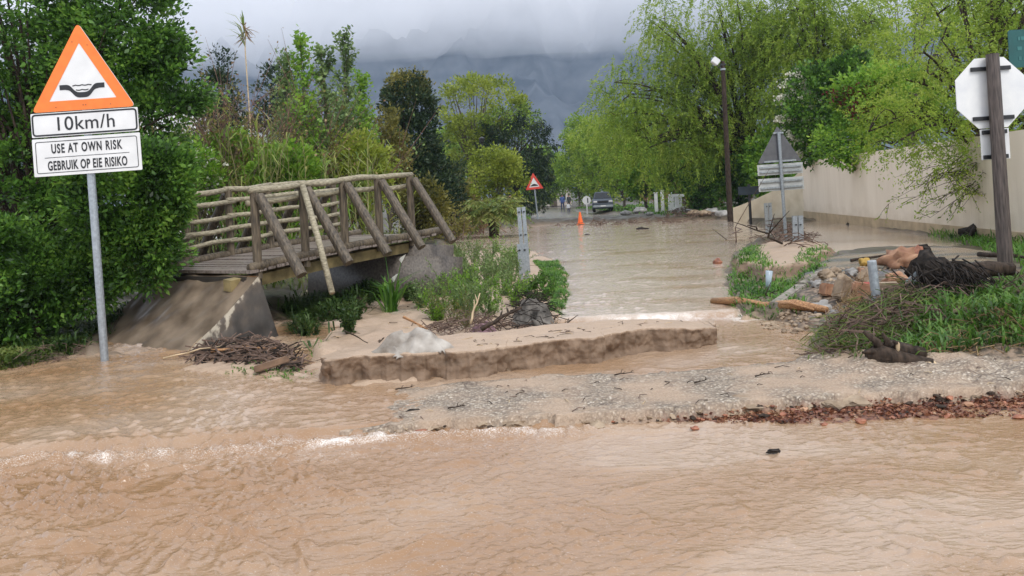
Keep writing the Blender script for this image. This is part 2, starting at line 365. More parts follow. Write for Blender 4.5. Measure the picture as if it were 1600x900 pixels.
    c = mx(B[2], c, ramp(noise(30, 8), (.3, (.06, .03, .02)), (.5, (.17, .07, .042)), (.7, (.27, .15, .09))))
    L(c, b.inputs["Base Color"])
    rr = ramp(nA, (.3, (.30, .30, .30)), (.7, (.75, .75, .75))); rr = mx(A[1], rr, (.68, .68, .68)); rr = mx(A[2], rr, (.25, .25, .25)); rr = mx(B[1], rr, (.8, .8, .8)); L(rr, b.inputs["Roughness"])
    bp = N("ShaderNodeBump"); bp.inputs["Strength"].default_value = .55; bp.inputs["Distance"].default_value = .02
    hh = mx(A[1], mx(.5, nB, nC), vo.outputs["Distance"]); L(hh, bp.inputs["Height"]); L(bp.outputs["Normal"], b.inputs["Normal"])
    return m
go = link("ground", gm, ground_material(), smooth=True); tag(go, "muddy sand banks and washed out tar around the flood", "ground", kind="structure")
# ================================================================== the water
ew = pp(.06, *edge_px); EX = np.array([p[0] for p in ew]); EY = np.array([p[1] for p in ew])
fw = pp(.12, (600, 505), (860, 504), (930, 500), (1000, 497), (1060, 494), (1140, 490), (1300, 470)); FX = np.array([p[0] for p in fw]); FY = np.array([p[1] for p in fw])
poolw = pp(.3, (1240, 352), (1290, 335), (1380, 350), (1500, 366), (1520, 392), (1400, 396), (1310, 402), (1262, 380))
NRW, NCW = 900, 760
yw = 2.6 * (70 / 2.6) ** np.linspace(0, 1, NRW)
Yw = np.repeat(yw[:, None], NCW, 1); Xw = np.linspace(-1, 1, NCW)[None, :] * (1.6 + Yw * .74)
Xw, Yw = Xw.ravel(), Yw.ravel()
de = Yw - np.interp(Xw, EX, EY) + .07 * fbm(Xw * 1.7, Xw * 0 + 2, 4, 61)
st = sstep(de / .16 + .5)
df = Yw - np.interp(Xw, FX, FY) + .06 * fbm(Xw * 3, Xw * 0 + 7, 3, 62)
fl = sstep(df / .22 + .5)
dp = sdf(poolw, Xw, Yw); pl = sstep(dp / .3 + .5)
near = 1 - sstep((de + .1) / .4); up = (1 - near) * (1 - fl)
left = 1 - sstep((Xw + .6) / 1.8)
wx_, wy_ = Xw + .25 * perl(Xw * 1.3, Yw * 1.3, 70), Yw + .25 * perl(Xw * 1.3 + 9, Yw * 1.3, 72)
chop = 1 - np.abs(fbm(wx_ * 2.4 - wy_ * 1.0, wy_ * 3.2 + wx_ * .8, 3, 71)) * 1.6
chop2 = 1 - np.abs(fbm(wx_ * 6.5 + wy_ * 2, wy_ * 8 - wx_ * 2.5, 3, 74)) * 1.6
turb = .45 + .55 * sstep((1.2 - Xw) / 4) + .25 * fbm(Xw * .5, Yw * .5, 2, 77)
lump_ = np.clip(fbm(wx_ * 1.1, wy_ * 1.7, 3, 78), -.2, 1)
hump_ = np.clip(fbm(wx_ * 4.2, wy_ * 8.5, 3, 90) - .2, 0, 1); hump2 = np.clip(fbm(wx_ * 8.5 + 4, wy_ * 15, 3, 92) - .2, 0, 1); crest = np.clip(1 - np.abs(fbm(wx_ * 5.0 + 3, wy_ * 6.5, 2, 88)) * 2.4, 0, 1) ** 2
wave = (.003 * chop + .005 * chop2 * (.5 + lump_) + .008 * lump_ + .052 * hump_ + .036 * hump2 + .012 * crest * left) * turb + .0012 * perl(Xw * 15, Yw * 20, 79)
amp = near * 1.0 + up * .5 + fl * (.5 + .25 * fbm(Xw * .2, Yw * .5, 2, 81))
amp = amp * (1 - pl * .97)
Wz = .075 * st + .085 * fl + wave * amp
Wz = Wz + .022 * np.exp(-((de + .14) / .10) ** 2) * (1 - sstep((Xw - .2) / 1.5)) * (1 + chop2)
Wz = Wz * (1 - pl) + pl * (.30 + .0008 * perl(Xw * 3, Yw * 5, 82))
foam = np.exp(-((de + .16) / .10) ** 2) * (.42 * left + .08 * (1 - sstep((Xw - 2) / 2))) * (.55 + .9 * np.clip(fbm(Xw * 1.1, Yw * 2, 3, 86) + .3, 0, 1)) + .22 * np.exp(-((de + .40) / .22) ** 2) * left * (chop2 > .66)
foam = foam + .9 * np.exp(-((df + .05) / .16) ** 2) * np.exp(-((Xw - 1.75) / .75) ** 2) + .75 * np.exp(-((df + .25) / .3) ** 2) * sstep((Xw - 2.4) / .5)
foam = foam + .22 * np.clip(hump2 - .3, 0, 1) * near * left
foam = foam + .30 * np.exp(-(((Xw - G(161, 566, .075).x - .1) / .16) ** 2 + ((Yw - G(161, 566, .075).y + .04) / .09) ** 2))
foam = np.clip(foam * (1 + .6 * fbm(Xw * 7, Yw * 14, 3, 84)), 0, 1)
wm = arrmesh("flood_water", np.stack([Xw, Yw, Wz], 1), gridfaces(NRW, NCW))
silt_sheen = np.clip(-.5 * fl + .5 + .5 * fbm(Xw * .5, Yw * .9, 3, 85) + .35 * left * near, 0, 1)  # silt tone; far flood pulled pale, sky reflection put into its colour
silt_sheen = np.maximum(silt_sheen, .34 * (1 - fl)); colattr(wm, "flow", foam, silt_sheen, pl)
def water_material():
    m, t, b = newmat("flood_water"); L = t.links.new; N = t.nodes.new
    a = N("ShaderNodeAttribute"); a.attribute_name = "flow"; s = N("ShaderNodeSeparateColor"); L(a.outputs["Color"], s.inputs[0])
    tcn = N("ShaderNodeTexCoord"); mp = N("ShaderNodeMapping"); mp.inputs["Scale"].default_value = (1, 2.2, 1); L(tcn.outputs["Object"], mp.inputs["Vector"])
    n = N("ShaderNodeTexNoise"); n.inputs["Scale"].default_value = 17; n.inputs["Detail"].default_value = 3; L(mp.outputs["Vector"], n.inputs["Vector"])
    n2 = N("ShaderNodeTexNoise"); n2.inputs["Scale"].default_value = 95; n2.inputs["Detail"].default_value = 4; L(mp.outputs["Vector"], n2.inputs["Vector"])
    r = N("ShaderNodeValToRGB"); e = r.color_ramp.elements; e.new(.5); e[0].color = (.47, .375, .295, 1); e[1].color = (.335, .215, .127, 1); e[2].color = (.285, .162, .08, 1); e[0].position = .0; e[1].position = .5; e[2].position = 1.  # pale first stop is the sky reflection painted on the far flood
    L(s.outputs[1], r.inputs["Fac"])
    fr = N("ShaderNodeMath"); fr.operation = 'MULTIPLY_ADD'; fr.inputs[1].default_value = 3.4; fr.inputs[2].default_value = -2.1; L(n2.outputs["Fac"], fr.inputs[0])
    fs = N("ShaderNodeMath"); fs.operation = 'MULTIPLY_ADD'; fs.inputs[1].default_value = 1.35; L(s.outputs[0], fs.inputs[0]); L(fr.outputs[0], fs.inputs[2]); fs.use_clamp = True
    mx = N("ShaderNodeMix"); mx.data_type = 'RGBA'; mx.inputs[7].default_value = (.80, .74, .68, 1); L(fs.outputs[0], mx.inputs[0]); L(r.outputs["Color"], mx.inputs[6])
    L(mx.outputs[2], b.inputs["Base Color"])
    mr = N("ShaderNodeMath"); mr.operation = 'MULTIPLY_ADD'; mr.inputs[1].default_value = .45; mr.inputs[2].default_value = .025; L(fs.outputs[0], mr.inputs[0]); L(mr.outputs[0], b.inputs["Roughness"])
    b.inputs["IOR"].default_value = 1.55
    bp = N("ShaderNodeBump"); bp.inputs["Distance"].default_value = .012; L(n.outputs["Fac"], bp.inputs["Height"])
    bs = N("ShaderNodeMath"); bs.operation = 'MULTIPLY_ADD'; bs.inputs[1].default_value = -.58; bs.inputs[2].default_value = .68; L(s.outputs[2], bs.inputs[0]); L(bs.outputs[0], bp.inputs["Strength"])
    L(bp.outputs["Normal"], b.inputs["Normal"])
    return m
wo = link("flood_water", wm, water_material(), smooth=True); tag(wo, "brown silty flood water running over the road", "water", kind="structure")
# ================================================================== mountain, cloud, haze
nx, ny = 240, 120
mxx = np.linspace(-2600, 2600, nx); myy = np.linspace(1560, 3000, ny); MX, MY = np.meshgrid(mxx, myy); MX, MY = MX.ravel(), MY.ravel()
q = (MY - 1600) / 900
rid = 1 - np.abs(fbm(MX / 420, MY / 700, 5, 91)) * 1.5
mz = 640 * np.clip(q, 0, 1.4) ** 1.35 * (.78 + .3 * rid) + 60 * fbm(MX / 160, MY / 260, 5, 95) * np.clip(q * 2, 0, 1)
mz = mz + 150 * sstep((MX - 150) / 500) * np.exp(-((MY - 1850) / 190) ** 2) * (.7 + .3 * fbm(MX / 200, MY / 200, 3, 97)) - 12
mm = arrmesh("mountain", np.stack([MX, MY, mz], 1), gridfaces(ny, nx))
mtn = mat("mountain_rock", (.016, .024, .024), .95, .014, .5, 1.0, col2=(.10, .105, .11), detail=10, spec=.1)
tag(link("mountain", mm, mtn, smooth=True), "dark mountain slope with its top in cloud", "mountain", kind="structure")
cx = np.linspace(-2600, 2600, 60); cyy = np.linspace(1600, 3400, 30); CX, CY = np.meshgrid(cx, cyy); CX, CY = CX.ravel(), CY.ravel()
cb = 398 + 26 * fbm(CX / 520, CY / 520, 4, 99)
nb = len(CX); cv = np.concatenate([np.stack([CX, CY, cb], 1), np.stack([CX, CY, np.full(nb, 760.)], 1)]); f1 = gridfaces(30, 60)
side = []
ring = [i for i in range(60)] + [r_ * 60 + 59 for r_ in range(1, 30)] + [29 * 60 + i for i in range(58, -1, -1)] + [r_ * 60 for r_ in range(28, 0, -1)]
for a_, b_ in zip(ring, ring[1:] + ring[:1]): side.append((a_, b_, nb + b_, nb + a_))
cm = arrmesh("cloud", cv, np.concatenate([f1[:, ::-1], f1 + nb, np.array(side)]))
def volmat(name, col, dens, an=0., em=0.):
    m = bpy.data.materials.new(name); m.use_nodes = True; t = m.node_tree; t.nodes.remove(t.nodes["Principled BSDF"])
    v = t.nodes.new("ShaderNodeVolumePrincipled"); v.inputs["Color"].default_value = lin(col); v.inputs["Density"].default_value = dens; v.inputs["Anisotropy"].default_value = an; v.inputs["Emission Strength"].default_value = em; v.inputs["Emission Color"].default_value = (.86, .89, 1, 1)
    t.links.new(v.outputs[0], t.nodes["Material Output"].inputs["Volume"]); m.cycles.homogeneous_volume = True
    return m
tag(link("cloud", cm, volmat("cloud", (.97, .97, .98), .0018, 0., .0018 * .165)), "low grey cloud lying on the mountain", "cloud", kind="structure")  # faint glow added to the cloud, standing in for repeated scattering
hz = MB().box((0, 740, 129), (4200, 1580, 260.6)).build("haze", volmat("haze", (.60, .76, 1.0), .0002)); tag(hz, "pale air between the camera and the mountain", "haze", kind="stuff")
wf = MB()
def mth(x, y):
    i = int(np.argmin((MX - x) ** 2 + (MY - y) ** 2)); return mz[i]

# ------------------------------------------------------------------ the sand bar with its freshly cut face
fr_px = [(524, 546), (510, 553), (508, 561), (526, 561), (560, 557), (610, 556), (660, 554), (705, 552), (760, 546), (810, 540), (860, 534), (910, 528), (960, 521), (1010, 515), (1060, 509), (1100, 505.5), (1124, 503), (1128, 499), (1118, 496)]
bk_px = [(530, 544), (540, 545), (580, 541), (620, 538), (660, 534), (700, 529), (750, 523), (800, 517), (850, 511), (890, 508), (940, 505), (990, 502), (1030, 499), (1065, 497), (1095, 496), (1105, 496), (1110, 495.5)]
def resamp(P, n):
    P = np.array(P, float); d = np.concatenate([[0], np.cumsum(np.hypot(*np.diff(P, axis=0).T))]); t = np.linspace(0, d[-1], n); return np.stack([np.interp(t, d, P[:, 0]), np.interp(t, d, P[:, 1])], 1)
def cutbank(name, front, back, ztop, zbot, label, nu=460, nf=34, nt_=40, jag=.10, seed=0):
    Fp, Bp = resamp(front, nu), resamp(back, nu); tg = np.gradient(Fp, axis=0); tg /= np.linalg.norm(tg, axis=1)[:, None]; nrm = np.stack([tg[:, 1], -tg[:, 0]], 1)
    s = np.concatenate([[0], np.cumsum(np.hypot(*np.diff(Fp, axis=0).T))]); 
    sc_ = jag * (fbm(s * 2.0, s * 0 + seed, 5, 201 + seed) * .9 + np.round(fbm(s * 1.1, s * 0 + 3, 3, 205 + seed) * 3) / 3 * .8)
    rows, face = [], []
    for k in range(nf):
        v = k / (nf - 1); z = zbot + (ztop - zbot) * v
        o = sc_ + .10 * (1 - v) ** 2.5 * (.6 + fbm(s * 2.3, s * 0 + 9, 3, 209 + seed))               # slumped toe
        o = o + .035 * fbm(s * 7, s * 0 + v * 2.2, 5, 212 + seed) - .045 * np.clip(fbm(s * 1.6, s * 0 + v * 1.5, 3, 215 + seed) - .1, 0, 1) * np.sin(np.pi * min(1, v * 1.1))
        o = o + .02 * sstep((v - .8) / .2) * fbm(s * 3, s * 0 + 5, 3, 219)
        lip = (.014 * fbm(s * 1.5, s * 0 + 2, 3, 221 + seed) + .022 * fbm(s * .5, s * 0 + 6, 2, 224) - .05 * np.exp(-(s / .5) ** 2) - .06 * np.exp(-((s - s[-1] + .3) / .5) ** 2)) * v
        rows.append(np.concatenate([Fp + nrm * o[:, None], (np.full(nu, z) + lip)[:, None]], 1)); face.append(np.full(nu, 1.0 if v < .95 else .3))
    lipr = rows[-1]
    for k in range(1, nt_):
        v = (k / (nt_ - 1)) ** 1.2; xy = lipr[:, :2] * (1 - v) + Bp * v
        z = lipr[:, 2] + .008 * (1 - (1 - min(1, v * 6)) ** 2) + .014 * fbm(xy[:, 0] * 1.3, xy[:, 1] * 3, 4, 231) * min(1, v * 4) - .16 * sstep((v - .8) / .2)
        rows.append(np.concatenate([xy, z[:, None]], 1)); face.append(np.zeros(nu))
    nr = len(rows); me = arrmesh(name, np.concatenate(rows), gridfaces(nr, nu)); F_ = np.concatenate(face); o0 = np.zeros(nr * nu)
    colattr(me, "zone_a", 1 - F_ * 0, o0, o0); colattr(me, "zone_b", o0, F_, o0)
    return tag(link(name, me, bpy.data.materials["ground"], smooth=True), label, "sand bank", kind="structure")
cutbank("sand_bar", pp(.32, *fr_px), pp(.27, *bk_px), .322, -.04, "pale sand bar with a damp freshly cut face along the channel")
# ================================================================== materials for things
galv = mat("galvanised_steel", (.33, .36, .38), .42, 30, .18, .05, .55)
galv_dull = mat("dull_galvanised_steel", (.33, .36, .38), .55, 18, .25, .1, .3)
white_sheet = mat("white_sign_sheet", (.70, .695, .68), .38, 4.5, .07, detail=9)
black_paint = mat("black_paint", (.015, .015, .016), .4, 10, .2)
orange_sheet = mat("orange_reflective_sheet", (.82, .19, .028), .35, 9, .09)
red_sheet = mat("red_reflective_sheet", (.62, .06, .04), .4, 9, .12)
grey_sheet = mat("bare_sign_back", (.13, .13, .14), .5, 7, .15, .02, .2)
lightgrey_sheet = mat("pale_sign_back", (.46, .47, .46), .5, 5, .14)
pole_wood = mat("weathered_pole", (.075, .055, .034), .7, 4, .45, .5, stretch=(9, 9, 1.2), col2=(.17, .13, .083))
brace_wood = mat("dark_weathered_brace", (.058, .042, .027), .6, 4, .45, .5, stretch=(8, 8, 1.2), col2=(.14, .107, .07))
rail_wood = mat("silver_grey_rail", (.235, .20, .13), .7, 6, .3, .4, stretch=(3, 3, 8), col2=(.40, .35, .24))
deck_wood = mat("wet_deck_board", (.19, .15, .125), .28, 7, .4, .3, stretch=(2, 9, 2), col2=(.33, .275, .24))
beam_wood = mat("mossy_beam", (.15, .115, .04), .7, 5, .5, .4, col2=(.30, .23, .10))
bark = mat("tree_bark", (.075, .055, .04), .85, 9, .45, .8, stretch=(3, 3, .8), col2=(.16, .125, .095))
dark_bark = mat("dark_wet_bark", (.03, .021, .015), .75, 9, .45, .8, stretch=(3, 3, .8), col2=(.07, .048, .034), spec=.2)
twigm = mat("brown_twig", (.10, .06, .042), .8, 12, .4, col2=(.20, .13, .095))
redtwig = mat("reddish_twig", (.17, .085, .06), .8, 12, .4, col2=(.27, .15, .11))
orangewood = mat("stripped_orange_wood", (.30, .135, .055), .6, 8, .4, .5, stretch=(1.5, 8, 8), col2=(.50, .27, .12))
palewood = mat("pale_split_wood", (.48, .36, .22), .7, 9, .25, .3)
stone_tan = mat("tan_rock", (.25, .17, .105), .75, 6, .35, .8, col2=(.42, .32, .22))
stone_orange = mat("orange_rock", (.33, .15, .08), .75, 5, .3, .8, col2=(.47, .27, .16))
stone_grey = mat("grey_rock", (.25, .24, .23), .75, 4, .35, .6, col2=(.45, .43, .40))
stone_red = mat("red_brick_stone", (.26, .085, .05), .55, 9, .45, .5, col2=(.42, .17, .09))
stone_yellow = mat("ochre_rock", (.45, .28, .06), .7, 4, .3, .5)
rootm = mat("black_root_mass", (.012, .010, .009), .75, 14, .5, 1.0, col2=(.045, .035, .028), spec=.15)
sack = mat("muddy_white_cloth", (.23, .19, .15), .85, 5, .3, .5, col2=(.47, .435, .39), spec=.2)
def text_mb(txt, size, m, name, parent, loc, sx=1., bold=0., align='CENTER', spacing=1.):
    cu = bpy.data.curves.new(name, 'FONT'); cu.body = txt; cu.size = size; cu.align_x = align; cu.offset = bold; cu.extrude = .001; cu.space_character = spacing
    o = bpy.data.objects.new(name + "_tmp", cu); COL.objects.link(o); bpy.context.view_layer.update()
    me = bpy.data.meshes.new_from_object(o.evaluated_get(bpy.context.evaluated_depsgraph_get()))
    bpy.data.objects.remove(o); me.materials.clear(); me.name = name
    me.transform(Matrix.Translation(loc) @ Matrix.Rotation(R(90), 4, 'X') @ Matrix.Diagonal((sx, 1, 1, 1)))
    return link(name, me, m, parent)
def rounded(pts, r, n=5):
    out = []; k = len(pts)
    for i in range(k):
        p, a, b = Vector(pts[i]), Vector(pts[i - 1]), Vector(pts[(i + 1) % k])
        d = r; p0 = p + (a - p).normalized() * d; p1 = p + (b - p).normalized() * d
        for j in range(n + 1):
            t = j / n; q = p0 * (1 - t) ** 2 + p * 2 * t * (1 - t) + p1 * t * t; out.append((q.x, q.y))
    return out
def shrink(pts, d):
    """inset a convex outline"""
    k = len(pts); c = sum((Vector(p) for p in pts), Vector((0, 0))) / k; L = []
    for i in range(k):
        a, b = Vector(pts[i]), Vector(pts[(i + 1) % k]); n = Vector((-(b - a).y, (b - a).x)).normalized()
        if n.dot(c - a) < 0: n = -n
        L.append((a + n * d, b - a))
    out = []
    for i in range(k):
        (p, u), (q, v) = L[i - 1], L[i]; den = u.x * v.y - u.y * v.x; t = ((q - p).x * v.y - (q - p).y * v.x) / den; out.append(tuple(p + u * t))
    return out
def ringmesh(mb, outer, inner, y0, y1):
    n = len(outer); vs = [(x, y, z) for y in (y0, y1) for pl_ in (outer, inner) for x, z in pl_]; f = []
    for i in range(n):
        j = (i + 1) % n; f += [(i, j, n + j, n + i), (2 * n + i, 3 * n + i, 3 * n + j, 2 * n + j), (i, 2 * n + i, 2 * n + j, j), (n + i, n + j, 3 * n + j, 3 * n + i)]
    mb.add(vs, f); return mb
# ------------------------------------------------------------------ the drift warning sign
b0 = G(161, 566, .075); b0.z = -.25
sg = thing("warning_sign", (b0.x, b0.y, b0.z), "orange edged triangular warning sign with 10km/h plate on a steel pole in the water", "road sign", tilt=(0, R(-1.2)), rz=R(2))
MB().lathe([(.045, 0), (.045, 3.95)], 14, (0, .06, 0)).build("pole", galv, sg, smooth=False)
z0 = 2.52
MB().prism(rounded([(-.65, z0), (.65, z0), (.65, z0 + .455), (-.65, z0 + .455)], .012), 0, .012).build("notice_plate", white_sheet, sg)
o_ = rounded([(-.615, z0 + .035), (.615, z0 + .035), (.615, z0 + .42), (-.615, z0 + .42)], .03); i_ = shrink(o_, .008)
mb = ringmesh(MB(), o_, i_, -.003, -.001); mb.box((0, -.002, z0 + .222), (1.02, .002, .006)).build("thin_border", black_paint, sg)
text_mb("USE AT OWN RISK", .155, black_paint, "lettering", sg, (-.0, -.003, z0 + .275), .57, .004, spacing=1.18)
text_mb("GEBRUIK OP EIE RISIKO", .155, black_paint, "lettering", sg, (0, -.003, z0 + .07), .545, .004, spacing=1.09)
z1 = z0 + .475
MB().prism(rounded([(-.645, z1), (.645, z1), (.645, z1 + .29), (-.645, z1 + .29)], .012), 0, .012).build("speed_plate", white_sheet, sg)
o_ = rounded([(-.635, z1 + .01), (.635, z1 + .01), (.635, z1 + .28), (-.635, z1 + .28)], .05); ringmesh(MB(), o_, shrink(o_, .02), -.003, -.001).build("black_border", black_paint, sg)
text_mb("10km/h", .235, black_paint, "lettering", sg, (0, -.003, z1 + .07), 1.0, .001, spacing=1.06)
z2 = z1 + .30
tri = [(-.625, z2), (.625, z2), (0, z2 + 1.06)]
MB().prism(rounded(tri, .07), 0, .012).build("triangle_panel", white_sheet, sg)
o_ = rounded(tri, .07); i_ = rounded(shrink(tri, .125), .012); ringmesh(MB(), o_, i_, -.004, -.001).build("orange_border", orange_sheet, sg)
def dip_curve(u): return -.10 * math.exp(-(u / .125) ** 4)
mb = MB(); us = np.linspace(-.27, .27, 40); top = [(u, z2 + .315 + dip_curve(u)) for u in us]; bot = [(u, z2 + .255 + dip_curve(u) * 1.0 - (.0 if abs(u) > .2 else .004)) for u in us]
mb.prism([(x, z) for x, z in bot] + [(x, z) for x, z in top[::-1]], -.004, -.001)
mb.build("dip_symbol", black_paint, sg)
for zc, w_ in ((.305, .115), (.248, .075)):
    uu = np.linspace(-w_, w_, 30); wv_ = [(u, z2 + zc + .008 * abs(math.sin(u * 40)) * -1) for u in uu]
    MB().prism([(x, z - .006) for x, z in wv_] + [(x, z + .006) for x, z in wv_[::-1]], -.004, -.001).build("wave_line", black_paint, sg)
rvm = mat("rivet_steel", (.35, .12, .04), .5, 20)
for x, z in ((-.08, z2 + .83), (.0, z2 + .06), (.03, z2 + .06), (.33, z2 + .05), (-.33, z2 + .05), (.1, z2 + .78)): MB().box((x, -.006, z), (.012, .004, .012)).build("rivet", rvm, sg)
for ch in list(sg.children):
    if ch.name.split('.')[0] != 'pole': ch.data.transform(Matrix.Translation((0, 0, 2.52)) @ Matrix.Translation((0, 0, .045)) @ Matrix.Diagonal((.965, 1, .975, 1)) @ Matrix.Translation((0, 0, -2.52)))
# ------------------------------------------------------------------ footbridge
N0 = Vector((-3.52, 10.9, 0)); N1 = Vector((-1.74, 13.6, 0)); DIR = (N1 - N0).normalized(); LEFT = Vector((-DIR.y, DIR.x, 0)); BL = (N1 - N0).length; WID = 1.9
def bz(s): t = s / BL; return .97 + .20 * t + .03 * math.sin(math.pi * np.clip(t, 0, 1))
def bp_(s, wd, dz=0.): return N0 + DIR * s + LEFT * wd + Vector((0, 0, bz(s) + dz))
br = thing("footbridge", tuple(bp_(BL / 2, WID / 2, -1.0)), "weathered pole footbridge with slanting braces crossing the washed out gully", "footbridge"); BO = br.location.copy()
mb = MB(); nb_ = 27
for i in range(nb_):
    s = -.12 + (BL + .6) * i / (nb_ - 1)
    Mx = Matrix((DIR, LEFT, Vector((0, 0, 1)))).transposed() @ Matrix.Rotation(R(-3.6), 3, 'Y')
    mb.box(bp_(s, WID / 2 + random.uniform(-.02, .02), .0 + random.uniform(-.006, .006)), (.135, WID + .2, .045), Mx, bev=.006)
mb.build("deck", deck_wood, br, BO)
mb = MB()
for wd in (.12, WID - .12): mb.tube([bp_(s, wd, -.15) for s in np.linspace(-.4, BL + .2, 8)], .11, 4)
mb.build("bearer_beam", beam_wood, br, BO)
for wd, sgn in ((-.04, -1), (WID + .04, 1)):
    for k, (s0, s1) in enumerate(((-.15, .05), (.0, .95), (.8, 1.75), (1.62, 2.55), (2.42, 3.35), (3.2, BL + .75))):
        MB().tube([bp_(s0, wd, .035 + .015 * (k % 2)), bp_((s0 + s1) / 2, wd, .05), bp_(s1, wd, .035 + .015 * (k % 2))], .068, 10, jit=.04).build("kerb_log", pole_wood, br, BO, smooth=True)
Mx_ = Matrix((DIR, LEFT, Vector((0, 0, 1)))).transposed()
posts = [0, .86, 1.66, 2.44, BL]
for sgn, wd, ps in ((-1, -.02, posts), (1, WID + .02, [.25, 1.05, 1.85, 2.6, BL + .1])):
    for s in ps:
        a = bp_(s, wd, -.12); tp = bp_(s, wd, 1.06 + random.uniform(-.02, .02))
        MB().tube([a, (a + tp) / 2, tp], [.062, .06, .056], 12, jit=.03).build("post", pole_wood, br, BO, smooth=False)
        if sgn < 0: MB().box(bp_(s, wd, .96) - LEFT * .085, (.04, .04, .04), Mx_, bev=.008).build('bolt', galv_dull, br, BO)
        t0 = bp_(s + .02, wd, 1.0) - LEFT * (.08 if sgn < 0 else -.08); ft = bp_(s + .0, wd, -.07) + LEFT * sgn * .86
        MB().tube([t0, (t0 + ft) / 2, ft], [.068, .072, .072], 12, jit=.03).build("brace", brace_wood, br, BO, smooth=False)
    # rails
    for lv, (zr, rr) in enumerate(((1.08, .045), (.90, .04), (.66, .036), (.46, .038), (.27, .036))):
        inner = .07 if lv else 0.
        if sgn < 0 and lv > 1: continue
        segs = list(zip(ps[:-1], ps[1:])); segs = [(-.62 if sgn > 0 else -.5, ps[0])] + segs
        for k, (s0, s1) in enumerate(segs):
            if sgn < 0 and k == 0: continue
            j0, j1 = random.uniform(-.015, .015), random.uniform(-.015, .015); wi = wd - sgn * inner
            drop = -.10 if k == 0 else 0
            MB().tube([bp_(s0 - .07, wi, zr + j0 + (drop if s0 < 0 else 0)), bp_((s0 + s1) / 2, wi, zr + random.uniform(-.03, .02) + drop * .4), bp_(s1 + .07, wi, zr + j1)], [rr, rr * 1.05, rr * .92], 9, jit=.05).build("rail", rail_wood, br, BO, smooth=True)
a = bp_(.80, -.10, 1.05); e_ = V(519, 458, 10.55)
MB().tube([a, (a + e_) / 2 + Vector((.01, 0, .01)), e_], [.045, .043, .04], 10, jit=.03).build("hanging_pole", rail_wood, br, BO, smooth=True)
conc = mat("wet_stained_concrete", (.10, .08, .066), .5, 26, .4, .5, col2=(.15, .125, .10), detail=9)
def conc_face():
    m, t, b = newmat("flaked_concrete"); L = t.links.new
    tcn = t.nodes.new("ShaderNodeTexCoord"); n = t.nodes.new("ShaderNodeTexNoise"); n.inputs["Scale"].default_value = 5; n.inputs["Detail"].default_value = 10
    mp = t.nodes.new("ShaderNodeMapping"); mp.inputs["Scale"].default_value = (1, 1, .6); L(tcn.outputs["Object"], mp.inputs[0]); L(mp.outputs[0], n.inputs[0])
    a = t.nodes.new("ShaderNodeAttribute"); a.attribute_name = "flake"; s = t.nodes.new("ShaderNodeMath"); s.operation = 'ADD'; L(n.outputs["Fac"], s.inputs[0]); L(a.outputs["Fac"], s.inputs[1])
    r = t.nodes.new("ShaderNodeValToRGB"); e = r.color_ramp.elements
    for _ in range(2): e.new(.5)
    for i, (p, c) in enumerate(((.35, (.028, .025, .022)), (.58, (.07, .06, .05)), (.72, (.125, .10, .078)), (.77, (.50, .44, .34)))): e[i].position = p; e[i].color = lin(c)
    L(s.outputs[0], r.inputs[0]); L(r.outputs["Color"], b.inputs["Base Color"]); b.inputs["Roughness"].default_value = .55
    bp = t.nodes.new("ShaderNodeBump"); bp.inputs["Strength"].default_value = .4; bp.inputs["Distance"].default_value = .02; L(n.outputs["Fac"], bp.inputs["Height"]); L(bp.outputs["Normal"], b.inputs["Normal"])
    return m
concf = conc_face()
# near abutment: a sloping ramp with a triangular wing wall facing the camera
pA = V(284, 556, 9.85); pB = V(404, 431, 10.6); pC = V(450, 540, 10.75)                  # foot, top, wall toe
pA2 = V(100, 556, 11.2); pB2 = pB + LEFT * 2.3; pB2.z = pB.z - .02
ab = thing("bridge_ramp", (pB.x, pB.y, -.3), "brown concrete approach ramp with flaking wing wall at the near end of the footbridge", "ramp"); AO = ab.location.copy()
def patch(p00, p10, p01, p11, nu, nv, amp=.02, sd=0, flake=None):
    u = np.linspace(0, 1, nu)[None, :, None]; v = np.linspace(0, 1, nv)[:, None, None]
    P = (np.array(p00) * (1 - u) + np.array(p10) * u) * (1 - v) + (np.array(p01) * (1 - u) + np.array(p11) * u) * v
    P = P.reshape(-1, 3); P[:, 2] += amp * fbm(P[:, 0] * 1.8, P[:, 1] * 1.8, 4, sd); return P
P = patch(pA, pB, pA2, pB2, 40, 60, .035, 5); P -= np.array(AO)
uu = np.tile(np.linspace(0, 1, 40), 60); P[:, 2] -= .05 * np.sin(np.pi * uu)
mod("ramp_top", (P, gridfaces(60, 40)), mat("mud_washed_concrete", (.115, .08, .052), .38, 2.2, .4, .3, col2=(.25, .19, .135), detail=9), ab)
dwn = Vector((0, 0, -.9))
pC0 = Vector((pC.x, pC.y, pC.z - .3)); pA0 = Vector((pA.x, pA.y, pA.z - .35))
u = np.linspace(0, 1, 30)[None, :, None]; v = np.linspace(0, 1, 24)[:, None, None]
Tq = np.array(pA) * (1 - u) + np.array(pB) * u; Tq[..., 2] -= .05 * np.sin(np.pi * u[..., 0]); Bq = np.array(pA0) * (1 - u) + np.array(pC0) * u
P = (Tq * (1 - v) + Bq * v).reshape(-1, 3); P[:, 1] += .015 * fbm(P[:, 0] * 6, P[:, 2] * 6, 3, 8)
fl_ = np.repeat(np.clip(.30 - np.linspace(0, 1, 24) * .95, -.06, .3), 30) * np.tile(np.clip(1.3 - np.linspace(0, 1, 30) * .8, 0, 1), 24)
me = arrmesh("wing_wall", P - np.array(AO), gridfaces(24, 30)); at = me.attributes.new("flake", 'FLOAT', 'POINT'); at.data.foreach_set("value", fl_.astype(np.float32)); link("wing_wall", me, concf, ab)
mb = MB(); back = pB + LEFT * 2.3; ptr = pB + Vector((.0, 0, 0))
